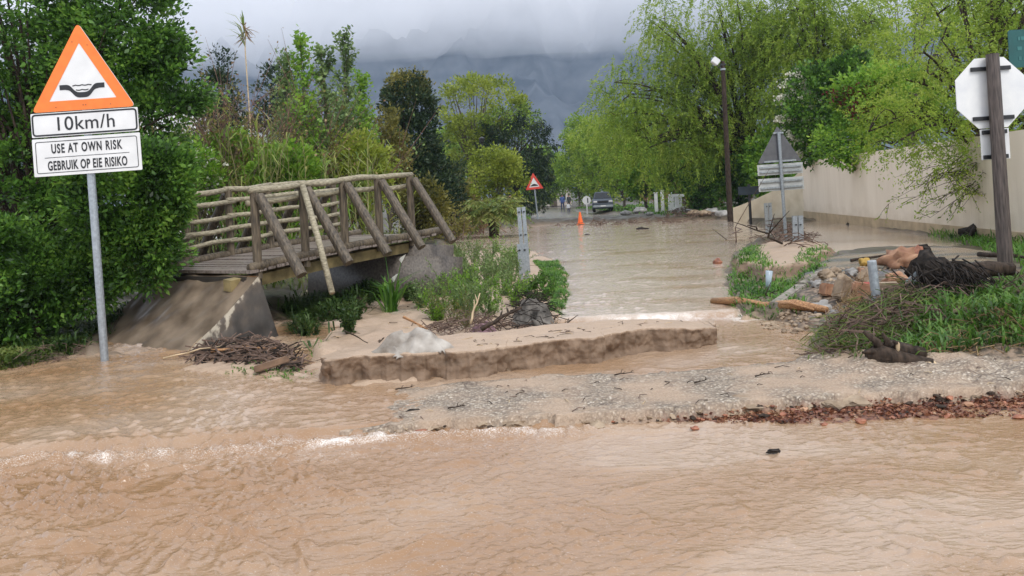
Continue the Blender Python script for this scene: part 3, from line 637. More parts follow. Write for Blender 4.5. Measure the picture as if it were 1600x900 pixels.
q0 = [pB, pC0, pC0 + LEFT * 2.0, pB2]; mb.add([tuple(x) for x in q0], [(0, 1, 2, 3)])
mb.build("end_wall", mat("rusty_damp_concrete", (.16, .085, .035), .8, 6, .5, .4), ab, AO)
mb = MB(); c_ = bp_(-.1, WID / 2, -.17); Mx = Matrix((DIR, LEFT, Vector((0, 0, 1)))).transposed()
mb.box(c_, (.3, WID + .1, .2), Mx, bev=.02).build("bearing_block", mat("timber_deck_shade", (.03, .024, .018), .7, 6, .4, .3), ab, AO)  # under-deck shadow put into the block's dark colour
# far abutment
fa = thing("bridge_abutment", (N1.x, N1.y, 0), "rounded grey brown concrete abutment at the far end of the footbridge", "abutment"); FO = fa.location.copy()
mb = MB(); c_ = bp_(BL + .25, WID / 2, 0); c_.z = .36
mb.box(c_ , (1.1, WID + 1.15, 1.35), Mx @ Matrix.Rotation(R(6), 3, 'Y'), bev=.2).build("block", conc, fa, FO, smooth=True)
# ------------------------------------------------------------------ steel marker posts
def chan_post(mb, x, y, z0_, z1_, wd=.1, rot=0.):
    Mz = Matrix.Rotation(rot, 3, 'Z'); h_ = z1_ - z0_
    for dx, sx_ in ((-wd / 2, 1), (wd / 2, 1)):
        mb.box(Vector((x, y, z0_ + h_ / 2)) + Mz @ Vector((dx, 0, 0)), (wd * .8, .012, h_), Mz)
        for e in (-1, 1): mb.box(Vector((x, y, z0_ + h_ / 2)) + Mz @ Vector((dx + e * (wd * .4 - .006), .03, 0)), (.012, .046, h_), Mz)
    return mb
def marker(px, pyb, z, h, label, lean=0., second=None, bolts=(.12,), wdt=.1, sink=.35):
    p = on(px, pyb, z); t_ = thing("guardrail_post", (p.x, p.y, p.z - sink), label, "steel post", "twin steel posts left from the guardrail", tilt=(0, R(lean)))
    chan_post(MB(), 0, 0, 0, h + sink, wdt).build("channel", galv, t_)
    for bz_ in bolts:
        for dx in (-.05, .05): MB().box((dx, -.02, h + sink - bz_), (.045, .03, .03), bev=.008).build("bolt", black_paint, t_)
    return t_
marker(820, 436, .25, .68, "short twin steel post standing in front of a taller one on the weedy island", -1.5)
marker(823, 428, .25, 1.40, "taller twin steel post on the weedy island behind a shorter one", -1.5, bolts=(.1, 1.0 - .42))
marker(1203, 362, .42, .98, "tall twin steel post left of the grey sign back on the right bank", -.8, bolts=(.12, .8), wdt=.14)
marker(1247, 378, .45, .58, "short stubby twin steel post right of the grey sign pole", 1.5, bolts=(.2,), wdt=.13)
p = on(1374, 482, .3); t_ = thing("steel_stake", (p.x, p.y, p.z - .3), "plain galvanised tube stake leaning in the debris heap", "stake", tilt=(0, R(-4)))
MB().lathe([(.05, 0), (.05, .84), (.047, .85)], 14).build("tube", galv_dull, t_)
# ------------------------------------------------------------------ sign seen from behind
p = V(1226, 357, 21.5); p.z = .45; D_ = p.y; pxm = D_ / FPX
sb = thing("sign_from_behind", (p.x, p.y, p.z - .2), "grey backs of a triangular road sign and two pale plates beside the beige wall", "road sign", tilt=(0, R(-1.0)), rz=R(6))
u_ = pxm; H0 = .2
MB().lathe([(.045, 0), (.045, H0 + 158 * u_)], 12, (0, -.05, 0)).build("pole", galv, sb)
MB().prism(rounded([(-36 * u_, H0 + 111 * u_), (36 * u_, H0 + 111 * u_), (0, H0 + 168 * u_)], .06), .0, .012).build("triangle_panel", grey_sheet, sb)
MB().prism([(-37 * u_, H0 + 92 * u_), (37 * u_, H0 + 92 * u_), (37 * u_, H0 + 109 * u_), (-37 * u_, H0 + 109 * u_)], .0, .012).build("upper_plate", lightgrey_sheet, sb)
MB().prism([(-37 * u_, H0 + 67 * u_), (37 * u_, H0 + 67 * u_), (37 * u_, H0 + 87 * u_), (-37 * u_, H0 + 87 * u_)], .0, .012).build("lower_plate", lightgrey_sheet, sb)
for zz, ln in ((113, 26), (104, 34), (97, 34), (82, 34), (72, 34), (157, 8)):
    MB().box((0, -.02, H0 + zz * u_), (2 * ln * u_, .035, .045)).build("stiffener", galv_dull, sb)
# ------------------------------------------------------------------ stop sign back
p = on(1573, 440, .5); D_ = p.y; u_ = D_ / FPX
ss = thing("stop_sign_back", (p.x, p.y, p.z - .3), "white back of an octagonal sign on a thick dark wooden pole at the right edge", "road sign", tilt=(0, R(-.6)))
H0 = .3; r_ = .066
MB().tube([(0, 0, 0), (0, 0, 1.5), (0, 0, H0 + 356 * u_)], [.09, .082, .075], 14, jit=.03).build("pole", mat("dark_stained_pole", (.06, .043, .035), .6, 6, .5, .5, stretch=(9, 9, .8), col2=(.13, .10, .085)), ss)
c_z = H0 + 297 * u_; Ro = 60 * u_; oc = [(Ro * math.cos(R(22.5 + 45 * i)) + .02, c_z + Ro * math.sin(R(22.5 + 45 * i))) for i in range(8)]
MB().prism(oc, .10, .113).build("octagon_panel", mat("chalky_white_sheet", (.74, .74, .74), .55, 5, .08, col2=(.80, .79, .76)), ss)
MB().prism([(-.15, c_z - 105 * u_), (.21, c_z - 105 * u_), (.21, c_z - 57 * u_), (-.15, c_z - 57 * u_)], .10, .112).build("small_plate", white_sheet, ss)
for zz, ln in ((38, 31), (-40, 32), (-62, 19), (-101, 19)):
    MB().box((.02, .085, c_z + zz * u_), (2 * ln * u_, .03, .05)).box((.02, .075, c_z + zz * u_), (2 * ln * u_, .014, .016)).build("bracket", black_paint, ss)
# green street name board behind it
p2 = V(1600, 72, 10.6); gb = thing("street_name_sign", (p2.x + .35, p2.y, gz(p2.x + .35, p2.y) - .2), "dark green street name board behind the white octagonal sign", "street sign")
MB().lathe([(.035, 0), (.035, p2.z + .15)], 10, (0, .03, 0)).build("pole", galv_dull, gb)
hb = p2.z - gb.location.z
MB().prism(rounded([(-.56, hb - .28), (.5, hb - .28), (.5, hb + .22), (-.56, hb + .22)], .04), -.012, 0).build("board", mat("dark_green_sheet", (.006, .075, .07), .4, 6, .15), gb)
# the board reads as rows of pale indistinct marks from the rear
mb = MB()
for row in range(3):
    x = -.42
    while x < .35:
        wq = random.uniform(.03, .06); mb.box((x, -.015, hb + .1 - row * .13), (wq, .004, .05)); x += wq + random.uniform(.02, .05)
mb.build("lettering", mat("faded_teal", (.03, .14, .13), .5, 9), gb)
# ------------------------------------------------------------------ boundary wall
wm_ = mat("beige_plaster", (.74, .64, .51), .8, 1.1, .05, .10, stretch=(1.6, 1.6, .4), col2=(.79, .695, .57))
def stain(m):
    t = m.node_tree; b = t.nodes["Principled BSDF"]; N = t.nodes.new; L = t.links.new; src = b.inputs["Base Color"].links[0].from_socket
    tcn = N("ShaderNodeTexCoord"); sp = N("ShaderNodeSeparateXYZ"); L(tcn.outputs["Object"], sp.inputs[0])
    def nz_(st, s):
        mp = N("ShaderNodeMapping"); mp.inputs["Scale"].default_value = st; n = N("ShaderNodeTexNoise"); n.inputs["Scale"].default_value = s; n.inputs["Detail"].default_value = 8; L(tcn.outputs["Object"], mp.inputs[0]); L(mp.outputs[0], n.inputs["Vector"]); return n.outputs["Fac"]
    def ma(op_, a, b_, c=None):
        k = N("ShaderNodeMath"); k.operation = op_; k.use_clamp = c == 'clamp'
        for i, q in ((0, a), (1, b_)):
            if isinstance(q, float): k.inputs[i].default_value = q
            else: L(q, k.inputs[i])
        return k.outputs[0]
    low = ma('MULTIPLY', ma('SUBTRACT', ma('MULTIPLY', nz_((1, 1, 1.4), 1.7), 1.5), sp.outputs["Z"]), 1.1, 'clamp')
    stk = ma('MULTIPLY', ma('SUBTRACT', nz_((5, 5, .22), 1.4), .56), 2.2, 'clamp')
    for f, c in ((ma('MULTIPLY', low, .55), (.40, .30, .19)), (stk, (.50, .41, .30))):
        k = N("ShaderNodeMix"); k.data_type = 'RGBA'; L(f, k.inputs[0]); L(src, k.inputs[6]); k.inputs[7].default_value = lin(c); src = k.outputs[2]
    L(src, b.inputs["Base Color"])
stain(wm_)
wl = thing("boundary_wall", (11, 24, .2), "long beige plastered boundary wall with a low curved end", "wall"); WO = wl.location.copy()
w0_, w1_ = Vector((12.0, 33.0, .33)), Vector((10.3, 18.0, .27)); basew = [w0_.lerp(w1_, k * .12) for k in range(16)]
def wallstrip(mb, pts, hts, th=.24, bot=.45):
    vs = []; n = len(pts)
    for i, p in enumerate(pts):
        t = (pts[min(i + 1, n - 1)] - pts[max(i - 1, 0)]); t.z = 0; t.normalize(); nrm = Vector((-t.y, t.x, 0))
        if nrm.x < 0: nrm = -nrm
        a, b = p, p + nrm * th
        vs += [(a.x, a.y, p.z - bot), (a.x, a.y, p.z + hts[i]), (b.x, b.y, p.z + hts[i]), (b.x, b.y, p.z - bot)]
    fs = []
    for i in range(n - 1):
        for j in range(4): fs.append((i * 4 + j, (i + 1) * 4 + j, (i + 1) * 4 + (j + 1) % 4, i * 4 + (j + 1) % 4))
    fs += [(3, 2, 1, 0), tuple((n - 1) * 4 + j for j in range(4))]; mb.add(vs, fs); return mb
WH = 2.32
wallstrip(MB(), basew, [WH] * len(basew)).build("wall_panel", wm_, wl, WO)
wallstrip(MB(), [p + Vector((-.03, 0, 0)) for p in basew], [.30] * len(basew), .03, .45).build("plinth", mat("damp_stained_plaster", (.42, .32, .20), .6, 3, .2, .2), wl, WO)
e0 = basew[0]; arc = [e0 + Vector((.02, .05, 0)), Vector((11.75, 33.9, .3)), Vector((11.3, 34.7, .3)), Vector((10.6, 35.3, .3)), Vector((9.8, 35.6, .3))]
cr_ = []
for i in range(len(arc) - 1):
    for k in range(5): cr_.append(arc[i].lerp(arc[i + 1], k / 5))
cr_.append(arc[-1]); hts = [.55 + 1.45 * (1 - i / (len(cr_) - 1)) ** 1.15 for i in range(len(cr_))]
wallstrip(MB(), cr_, hts, .5).build("curved_end", mat("cream_plaster", (.62, .52, .36), .7, 2, .12, .15, col2=(.70, .61, .46)), wl, WO)
# ------------------------------------------------------------------ lamp posts
p = V(1141, 341, 37.5); p.z = .3; u_ = p.y / FPX
lp = thing("lamp_post", (p.x, p.y, p.z - .3), "tall dark wooden lamp pole with a white box floodlight among the willows", "lamp post", tilt=(0, R(.2)))
MB().tube([(0, 0, 0), (0, 0, 3.5), (0, 0, .3 + 246 * u_)], [.135, .118, .098], 14, jit=.02).build("pole", dark_bark, lp)
hh = .3 + 246 * u_
Mq = Matrix.Rotation(R(38), 3, 'Y')
MB().box((-.36, -.1, hh - .0), (.34, .3, .3), Mq, bev=.03).build("floodlight", white_sheet, lp)
MB().tube([(0, 0, hh - .2), (-.2, -.05, hh - .3), (-.34, -.1, hh - .12)], .03, 6).box((.0, 0, hh - .16), (.26, .2, .08)).build("bracket", black_paint, lp)
MB().lathe([(.13, 0), (.13, .08)], 14, (0, 0, hh - .42)).build("metal_band", galv, lp)
p = on(757, 345, .4); p = Vector((V(757, 300, 46).x, 46, .3)); u_ = 46 / FPX
l2 = thing("street_lamp", (p.x, p.y, p.z), "thin black street lamp standing before the drooping dark tree", "street lamp")
hh = (V(757, 216, 46).z - p.z)
MB().lathe([(.05, 0), (.045, hh - .3)], 8).build("pole", black_paint, l2)
MB().lathe([(.03, -.3), (.12, -.25), (.16, -.05), (.18, 0), (.02, .1)], 10, (0, 0, hh)).build("lamp_head", black_paint, l2)
MB().box((-.38, -.1, hh + .23), (.06, .06, .2)).build("sensor", black_paint, lp)
# ---- notice board
p = V(1173, 346, 33.5); p.z = .3; u_ = p.y / FPX
nb1 = thing("notice_board", (p.x, p.y, p.z - .3), "small dark board on a thin black post in front of the low wall end", "notice board")
MB().lathe([(.06, 0), (.06, .3 + 58 * u_)], 8).build("post", black_paint, nb1)
MB().box((-.05, -.06, .3 + 48 * u_), (32 * u_, .05, 13 * u_), bev=.01).build("panel", mat("dark_slate_panel", (.03, .045, .06), .3, 4, .3), nb1)
# ------------------------------------------------------------------ hump sign far off
p = V(841, 345, 54); p.z = gz(p.x, p.y); u_ = p.y / FPX
hs_ = thing("hump_sign", (p.x, p.y, p.z - .2), "small red edged triangular hump warning sign leaning on a thin pole across the flood", "road sign", tilt=(0, R(-3.2)))
MB().lathe([(.05, 0), (.05, .2 + 62 * u_)], 8, (0, .06, 0)).build("pole", galv, hs_)
tri = [(-14 * u_, .2 + 49 * u_), (14 * u_, .2 + 49 * u_), (0, .2 + 75 * u_)]
MB().prism(rounded(tri, .06), 0, .02).build("triangle_panel", white_sheet, hs_)
o_ = rounded(tri, .06); ringmesh(MB(), o_, rounded(shrink(tri, .15), .02), -.012, -.002).build("red_border", red_sheet, hs_)
uu = np.linspace(-.27, .27, 16); MB().prism([(x, .2 + 54 * u_) for x in (-.27, .27)] + [(x, .2 + 54 * u_ + .01 + .14 * math.cos(x / .27 * math.pi / 2)) for x in uu[::-1]], -.012, -.002).build("hump_symbol", black_paint, hs_)
# ------------------------------------------------------------------ cone
p = G(907, 350, .19); u_ = p.y / FPX
cn = thing("traffic_cone", (p.x, p.y, p.z - .03), "orange traffic cone standing at the edge of the flooded road", "traffic cone")
k_ = 20 * u_ / .75
MB().box((0, 0, .03), (.44 * k_, .44 * k_, .06), bev=.015).build("base", orange_sheet, cn)
MB().lathe([(.17 * k_, .05), (.05 * k_, .70 * k_), (.035 * k_, .75 * k_)], 18).build("cone_body", mat("orange_plastic", (.85, .14, .02), .4, 5, .06), cn)
# ------------------------------------------------------------------ vehicles
def vehicle(name, pos, rz, W_, Lc, Hc, hood, label, cat, paint, sc_=1., ute=False):
    t_ = thing(name, pos, label, cat, rz=rz)
    gl = mat("dark_glass", (.01, .012, .014), .08, 4, .1); ty = black_paint; y0_ = -Lc / 2
    prof = [(-Lc / 2, .28), (-Lc / 2, .72), (-Lc / 2 + .12, hood - .06), (-Lc / 2 + .3, hood), (-Lc / 2 + 1.15, hood + .06), (Lc / 2 - .05, hood + (.06 if ute else -.0)), (Lc / 2, .75), (Lc / 2, .32)]
    def side(pr, w0, taper=0., mb=None):
        n = len(pr); zs_ = [z for _, z in pr]; vs = []
        for sx_ in (-1, 1):
            for y, z in pr: vs.append((sx_ * (w0 / 2 - taper * max(0, z - hood)), y, z))
        fs = [tuple(range(n - 1, -1, -1)), tuple(range(n, 2 * n))] + [(i, (i + 1) % n, n + (i + 1) % n, n + i) for i in range(n)]
        return (mb or MB()).add(vs, fs)
    bm = side(prof, W_); bo = bm.build("body", paint, t_); mo = bo.modifiers.new("bevel", 'BEVEL'); mo.width = .07; mo.segments = 3
    yc0 = -Lc / 2 + 1.1; yc1 = (.55 if ute else Lc / 2 - .35)
    cab = [(yc0, hood + .03), (yc0 + .62, Hc), (yc1 - .35, Hc + .01), (yc1, hood + .03)]
    co = side(cab, W_ - .12, .28).build("cabin", paint, t_); mo = co.modifiers.new("bevel", 'BEVEL'); mo.width = .05; mo.segments = 3
    # windscreen
    a0, a1 = Vector((yc0 + .07, hood + .10, 0)), Vector((yc0 + .56, Hc - .09, 0)); nrm = Vector((-(Hc - hood), .62)).normalized() * .022
    w0, w1 = (W_ - .12) / 2 - .1, (W_ - .12) / 2 - .28 * (Hc - hood) - .08
    MB().add([(-w0, a0.x + nrm.x, a0.y + nrm.y), (w0, a0.x + nrm.x, a0.y + nrm.y), (w1, a1.x + nrm.x, a1.y + nrm.y), (-w1, a1.x + nrm.x, a1.y + nrm.y)], [(0, 1, 2, 3)]).build("windscreen", gl, t_)
    for sx_ in (-1, 1):
        xs0, xs1 = sx_ * ((W_ - .12) / 2 - .01), sx_ * ((W_ - .12) / 2 - .28 * (Hc - hood) * .85 + .005)
        MB().add([(xs0 + sx_ * .012, yc0 + .2, hood + .1), (xs0 + sx_ * .012, yc1 - .12, hood + .1), (xs1 + sx_ * .012, yc1 - .38, Hc - .1), (xs1 + sx_ * .012, yc0 + .62, Hc - .1)], [(0, 1, 2, 3)]).build("side_window", gl, t_)
        MB().box((sx_ * (W_ / 2 - .22), -Lc / 2 - .005, hood - .16), (.32, .05, .15), bev=.02).build("headlight", white_sheet, t_)
        MB().box((sx_ * (W_ / 2 + .09), yc0 + .25, hood + .16), (.16, .1, .15), bev=.03).build("mirror", paint, t_)
        for yy in (-Lc / 2 + .85, Lc / 2 - .85):
            Mr = Matrix.Rotation(R(90), 3, 'Y'); mb = MB(); mb.lathe([(.2, -.12), (.34, -.12), (.36, -.08), (.36, .08), (.34, .12), (.2, .12)], 20)
            wv_ = [Mr @ Vector(q) + Vector((sx_ * (W_ / 2 - .12), yy, .36)) for q in mb.v]; m2 = MB(); m2.add(wv_, mb.f); wh = m2.build("wheel", ty, t_)
            m3 = MB(); m3.lathe([(.19, -.1), (.2, .1), (.05, .115)], 12); m4 = MB(); m4.add([Mr @ Vector(q) * 1.0 + Vector((sx_ * (W_ / 2 - .115), yy, .36)) for q in m3.v], m3.f); m4.build("rim", galv, wh)
    MB().box((0, -Lc / 2 - .012, hood - .18), (W_ * .5, .03, .17), bev=.01).build("grille", black_paint, t_)
    MB().box((0, -Lc / 2 - .03, .52), (W_ - .06, .12, .2), bev=.03).build("bumper", galv_dull if ute else paint, t_)
    MB().box((0, -Lc / 2 - .1, .54), (.44, .02, .11)).build("number_plate", white_sheet, t_)
    t_.scale = (sc_,) * 3
    return t_
slate = mat("slate_blue_paint", (.028, .04, .058), .42, 3, .1, spec=.6)
p = V(942, 336, 65); p.z = gz(p.x, p.y); vehicle("pickup_truck", (p.x, p.y, p.z), R(-5), 1.78, 5.1, 1.76, 1.08, "slate blue pickup truck parked facing us on the verge by the far road", "pickup truck", slate, .90, True)
p = V(1058, 333, 74); p.z = gz(p.x, p.y); vehicle("parked_car", (p.x, p.y, p.z - .05), R(8), 1.7, 4.1, 1.45, .92, "pale bluish white car mostly hidden behind the white slotted barrier", "car", mat("pale_blue_white_paint", (.62, .68, .76), .3, 3, .06))
# ------------------------------------------------------------------ white slotted barrier
p = V(1057, 335, 50); p.z = .36; u_ = p.y / FPX; ht = 29 * u_; wd_ = 26 * u_
gt = thing("slotted_barrier", (p.x, p.y, p.z - .1), "white slotted panel standing upright on the far debris line", "barrier", tilt=(0, R(2)), rz=R(14))
wp_ = mat("white_plastic", (.82, .82, .80), .5, 4, .08)
mb = MB(); mb.box((0, 0, .1 + ht - .09), (wd_, .16, .18), bev=.02).box((0, 0, .1 + .16), (wd_, .16, .42), bev=.02).box((-wd_ * .34, 0, .1 + ht / 2), (wd_ * .32, .152, ht - .02), bev=.02)
for k in range(5): mb.box((-.06 + wd_ * (.09 * k), 0, .1 + ht / 2), (wd_ * .045, .148, ht - .03))
mb.build("panel", wp_, gt); MB().box((-.1, -.02, .07), (wd_ * 1.1, .34, .14), bev=.03).build("foot", wp_, gt)
# white gate posts behind and round sign
for px, hgt, lb in ((1026, 30, "slim white post left of the slotted barrier"), (1036, 34, "taller white post close behind the slotted barrier")):
    p = V(px, 331, 54); p.z = gz(p.x, p.y); u_ = p.y / FPX; t_ = thing("gate_post", (p.x, p.y, p.z - .2), lb, "post", "white posts near the barrier")
    MB().box((0, 0, .1 + hgt * u_ / 2), (.2, .2, .2 + hgt * u_), bev=.01).build("shaft", wp_, t_); MB().box((0, 0, .22 + hgt * u_), (.26, .26, .06), bev=.01).build("cap", wp_, t_)
p = on(917, 333, .3); p.y = 68; p.x = V(917, 320, 68).x; p.z = gz(p.x, p.y); rs = thing("round_sign", (p.x, p.y, p.z - .1), "small round white sign on a white post left of the pickup", "road sign"); u_ = 68 / FPX
hh = V(917, 313, 68).z - rs.location.z
MB().lathe([(.05, 0), (.05, hh)], 8, (0, .05, 0)).build("pole", white_sheet, rs)
MB().prism([(.36 * math.cos(i * math.pi / 12), hh + .36 * math.sin(i * math.pi / 12)) for i in range(24)], 0, .03).build("disc", white_sheet, rs)
MB().prism([(.05, hh - .22), (.13, hh - .22), (.13, hh + .2), (.05, hh + .2)], -.02, -.005).build("dark_mark", black_paint, rs)
# ------------------------------------------------------------------ houses glimpsed behind
def house(name, pos, rz, Wd, Dp, Hh, label, wallm, roofm):
    t_ = thing(name, pos, label, "house", rz=rz)
    MB().box((0, 0, Hh / 2), (Wd, Dp, Hh)).build("wall", wallm, t_)
    mb = MB(); e = .35; hz_ = Hh + Wd * .28
    for sx_ in (-1, 1): mb.add([(sx_ * (Wd / 2 + e), -Dp / 2 - e, Hh - .1), (sx_ * (Wd / 2 + e), Dp / 2 + e, Hh - .1), (0, Dp / 2 + e, hz_), (0, -Dp / 2 - e, hz_), (sx_ * (Wd / 2 + e), -Dp / 2 - e, Hh + .05), (sx_ * (Wd / 2 + e), Dp / 2 + e, Hh + .05), (0, Dp / 2 + e, hz_ + .15), (0, -Dp / 2 - e, hz_ + .15)], [(0, 1, 2, 3), (7, 6, 5, 4), (0, 3, 7, 4), (1, 5, 6, 2), (0, 4, 5, 1)])
    mb.build("roof", roofm, t_)
    MB().add([(-Wd / 2, -Dp / 2 + .01, Hh), (Wd / 2, -Dp / 2 + .01, Hh), (0, -Dp / 2 + .01, hz_ - .02)], [(0, 1, 2)]).build("gable", wallm, t_)
    for x in (-Wd * .25, Wd * .25):
        f_ = MB().box((x, -Dp / 2 - .02, Hh * .52), (1.1, .1, 1.2)).build("window", white_sheet, t_); MB().box((x, -Dp / 2 - .05, Hh * .52), (.9, .08, 1.0)).build("pane", black_paint, f_)
    MB().box((0, -Dp / 2 - .03, 1.0), (.9, .08, 2.0)).build("door", brace_wood, t_)
    return t_
hw = mat("white_house_plaster", (.74, .74, .73), .7, 2, .05); hr = mat("grey_roof_sheet", (.16, .16, .17), .6, 5, .2)
house("white_house", (-15.6, 41, .3), R(8), 6, 6, 6.0, "white house mostly hidden behind the reeds left of the bridge", hw, hr)
house("gatehouse", (6.6, 128, .3), R(0), 5.5, 5, 2.5, "pale little house closing the far end of the road", mat("pale_stone_plaster", (.5, .45, .4), .7, 3, .2), mat("brown_roof_tile", (.16, .10, .07), .7, 6, .2))
# ------------------------------------------------------------------ people far down the road
def person(pos, rz, ht, shirt, trous, label, hairc=(.02, .015, .012), bend=0.):
    t_ = thing("person", pos, label, "person", rz=rz); k = ht / 1.75
    nodes = {'pel': (0, 0, .95, .135), 'sp': (0, 0, 1.15, .135), 'ch': (0, .0, 1.36, .165), 'nk': (0, 0, 1.5, .06), 'hd': (0, -.02, 1.62, .098), 'ht': (0, -.01, 1.70, .075),
             'ls': (-.18, 0, 1.42, .065), 'le': (-.25, .03, 1.15, .048), 'lw': (-.22, -.1, .92, .036), 'lh': (-.21, -.14, .82, .04), 'rs': (.18, 0, 1.42, .065), 're': (.25, .04, 1.15, .048), 'rw': (.23, -.06, .91, .036), 'rh': (.22, -.1, .81, .04),
             'lk': (-.11, -.03 - bend, .5, .065), 'la': (-.11, .03, .09, .045), 'lt': (-.12, -.15, .04, .04), 'rk': (.11, .0 + bend, .5, .065), 'ra': (.12, .08, .09, .045), 'rt': (.13, -.1, .04, .04), 'lhp': (-.1, 0, .88, .095), 'rhp': (.1, 0, .88, .095)}
    ed = [('pel', 'sp'), ('sp', 'ch'), ('ch', 'nk'), ('nk', 'hd'), ('hd', 'ht'), ('ch', 'ls'), ('ls', 'le'), ('le', 'lw'), ('lw', 'lh'), ('ch', 'rs'), ('rs', 're'), ('re', 'rw'), ('rw', 'rh'), ('pel', 'lhp'), ('lhp', 'lk'), ('lk', 'la'), ('la', 'lt'), ('pel', 'rhp'), ('rhp', 'rk'), ('rk', 'ra'), ('ra', 'rt')]
    ks = list(nodes); me = bpy.data.meshes.new("body"); me.from_pydata([tuple(c * k for c in nodes[q][:3]) for q in ks], [(ks.index(a), ks.index(b)) for a, b in ed], [])
    o = bpy.data.objects.new("body_tmp", me); COL.objects.link(o); md = o.modifiers.new("skin", 'SKIN'); o.modifiers.new("sub", 'SUBSURF').levels = 1
    for i, q in enumerate(ks): me.skin_vertices[0].data[i].radius = (nodes[q][3] * k,) * 2; me.skin_vertices[0].data[i].use_root = (q == 'pel')
    bpy.context.view_layer.update(); m2 = bpy.data.meshes.new_from_object(o.evaluated_get(bpy.context.evaluated_depsgraph_get())); bpy.data.objects.remove(o)
    m2.materials.clear(); skin = mat("skin", (.30, .17, .11), .6, 5, .1); shoe = black_paint
    bo = link("body", m2, [skin, shirt, trous, shoe], t_, smooth=True)
    for pl_ in m2.polygons:
        c = pl_.center / k; pl_.material_index = 0 if c.z > 1.49 or (abs(c.x) > .16 and c.z < .94 and c.z > .7) else 1 if c.z > .93 else 3 if c.z < .1 else 2
    mb = MB(); mb.lump((0, .012 * k, 1.665 * k), (.105 * k, .112 * k, .085 * k), .08, 2); mb.build("hair", mat("dark_hair", hairc, .6, 20), t_)
    return t_
blue = mat("blue_jacket", (.05, .09, .24), .7, 9, .15); dk = mat("dark_clothes", (.03, .035, .03), .7, 9, .2); pale = mat("pale_shirt", (.6, .62, .66), .7, 9, .1); jean = mat("navy_trousers", (.03, .04, .09), .7, 9, .2)
for px, dd, ht, sh, tr_, lb in ((879, 82, 1.78, blue, jean, "person in a blue jacket standing on the far road"), (889, 86, 1.74, dk, dk, "person in dark clothes on the far road beside the blue jacket"), (888, 70, .98, pale, jean, "small child in a pale top on the far road in front of the adults")):
    x = V(px, 320, dd).x; person((x, dd, gz(x, dd) + .0), R(random.uniform(-40, 40)), ht, sh, tr_, lb, bend=.05)
# ================================================================== vegetation
L_hedge = leafmat("hedge_leaf", [(.016, .034, .009), (.044, .104, .018), (.105, .235, .032), (.24, .40, .065)], .4, .4, 2.0)
L_dark = leafmat("dark_evergreen_leaf", [(.008, .018, .010), (.018, .04, .018), (.035, .065, .024), (.09, .10, .03)], .5, .2, .9)
L_willow = leafmat("willow_leaf", [(.095, .16, .02), (.175, .28, .03), (.28, .385, .05), (.38, .45, .09)], .5, .5, .8)
L_green = leafmat("fresh_green_leaf", [(.045, .11, .014), (.11, .24, .024), (.20, .36, .04), (.30, .44, .06)], .45, .4, .8)
L_mid = leafmat("street_tree_leaf", [(.045, .10, .014), (.12, .22, .025), (.22, .34, .04), (.33, .42, .06)], .5, .4, .5)
L_yellow = leafmat("yellow_green_leaf", [(.09, .13, .018), (.18, .24, .03), (.28, .34, .045), (.38, .42, .09)], .5, .4, .7)
L_grey = leafmat("grey_green_leaf", [(.05, .09, .03), (.11, .18, .055), (.21, .30, .10), (.31, .40, .16)], .5, .35, 1.2)
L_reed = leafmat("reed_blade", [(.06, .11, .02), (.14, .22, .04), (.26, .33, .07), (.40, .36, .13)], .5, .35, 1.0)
L_dry = leafmat("dry_leaf", [(.10, .055, .03), (.20, .12, .06), (.30, .20, .10), (.38, .28, .15)], .6, .3, 1.5)
L_grass = leafmat("grass_blade", [(.025, .07, .012), (.06, .16, .02), (.12, .27, .035), (.20, .34, .06)], .4, .4, 2.0)
L_olive = leafmat("olive_brush_leaf", [(.05, .055, .015), (.11, .11, .025), (.19, .18, .04), (.28, .25, .07)], .5, .35, .8)
L_cream = leafmat("cream_blossom", [(.5, .48, .36), (.6, .58, .45), (.7, .68, .58), (.75, .73, .66)], .6, .2, 1.0)
L_plum = leafmat("plum_red_leaf", [(.07, .012, .012), (.13, .02, .02), (.2, .035, .03), (.25, .06, .04)], .5, .3, 1.0)
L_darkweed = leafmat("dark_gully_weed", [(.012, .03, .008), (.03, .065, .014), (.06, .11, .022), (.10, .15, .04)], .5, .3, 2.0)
L_bankgrass = leafmat("bank_grass", [(.025, .06, .012), (.055, .13, .02), (.10, .215, .032), (.19, .29, .06)], .45, .35, 2.0)
L_weed = leafmat("river_weed", [(.03, .06, .012), (.07, .12, .02), (.13, .18, .035), (.20, .20, .06)], .5, .3, 2.0)
def clumps(ells, n, shell=.55):
    vol = np.array([(e[3] * e[4] * e[5]) ** .67 for e in ells]); idx = rng.choice(len(ells), n, p=vol / vol.sum())
    E = np.array(ells)[idx]; u = unit(rng.normal(size=(n, 3))); r = shell + (1 - shell) * rng.random((n, 1)) ** .6
    return E[:, :3] + u * r * E[:, 3:6], u
def limbs(mb, base, top, r, C, nl, r2=.4, bendz=.25):
    """trunk with tapered limbs reaching to some leaf clumps"""
    base, top = Vector(base), Vector(top); m = (base + top) / 2 + Vector((random.uniform(-.08, .08), random.uniform(-.08, .08), 0)) * (top - base).length
    pts = [base.lerp(m, t).lerp(m.lerp(top, t), t) for t in np.linspace(0, 1, 8)]
    mb.tube(pts, [r * (1.25 if i == 0 else 1 - .06 * i) for i in range(8)], 9, jit=.06)
    for i in rng.choice(len(C), min(nl, len(C)), replace=False):
        e = Vector(C[i]); k = random.randint(3, 7); a = pts[k]; mid = a.lerp(e, .5) + Vector((0, 0, bendz * (e - a).length * random.uniform(-.2, .8)))
        q = [a.lerp(mid, t).lerp(mid.lerp(e, t), t) for t in np.linspace(0, 1, 6)]
        mb.tube(q, [max(.006, r * r2 * (1 - .17 * j)) for j in range(6)], 5)
    return mb
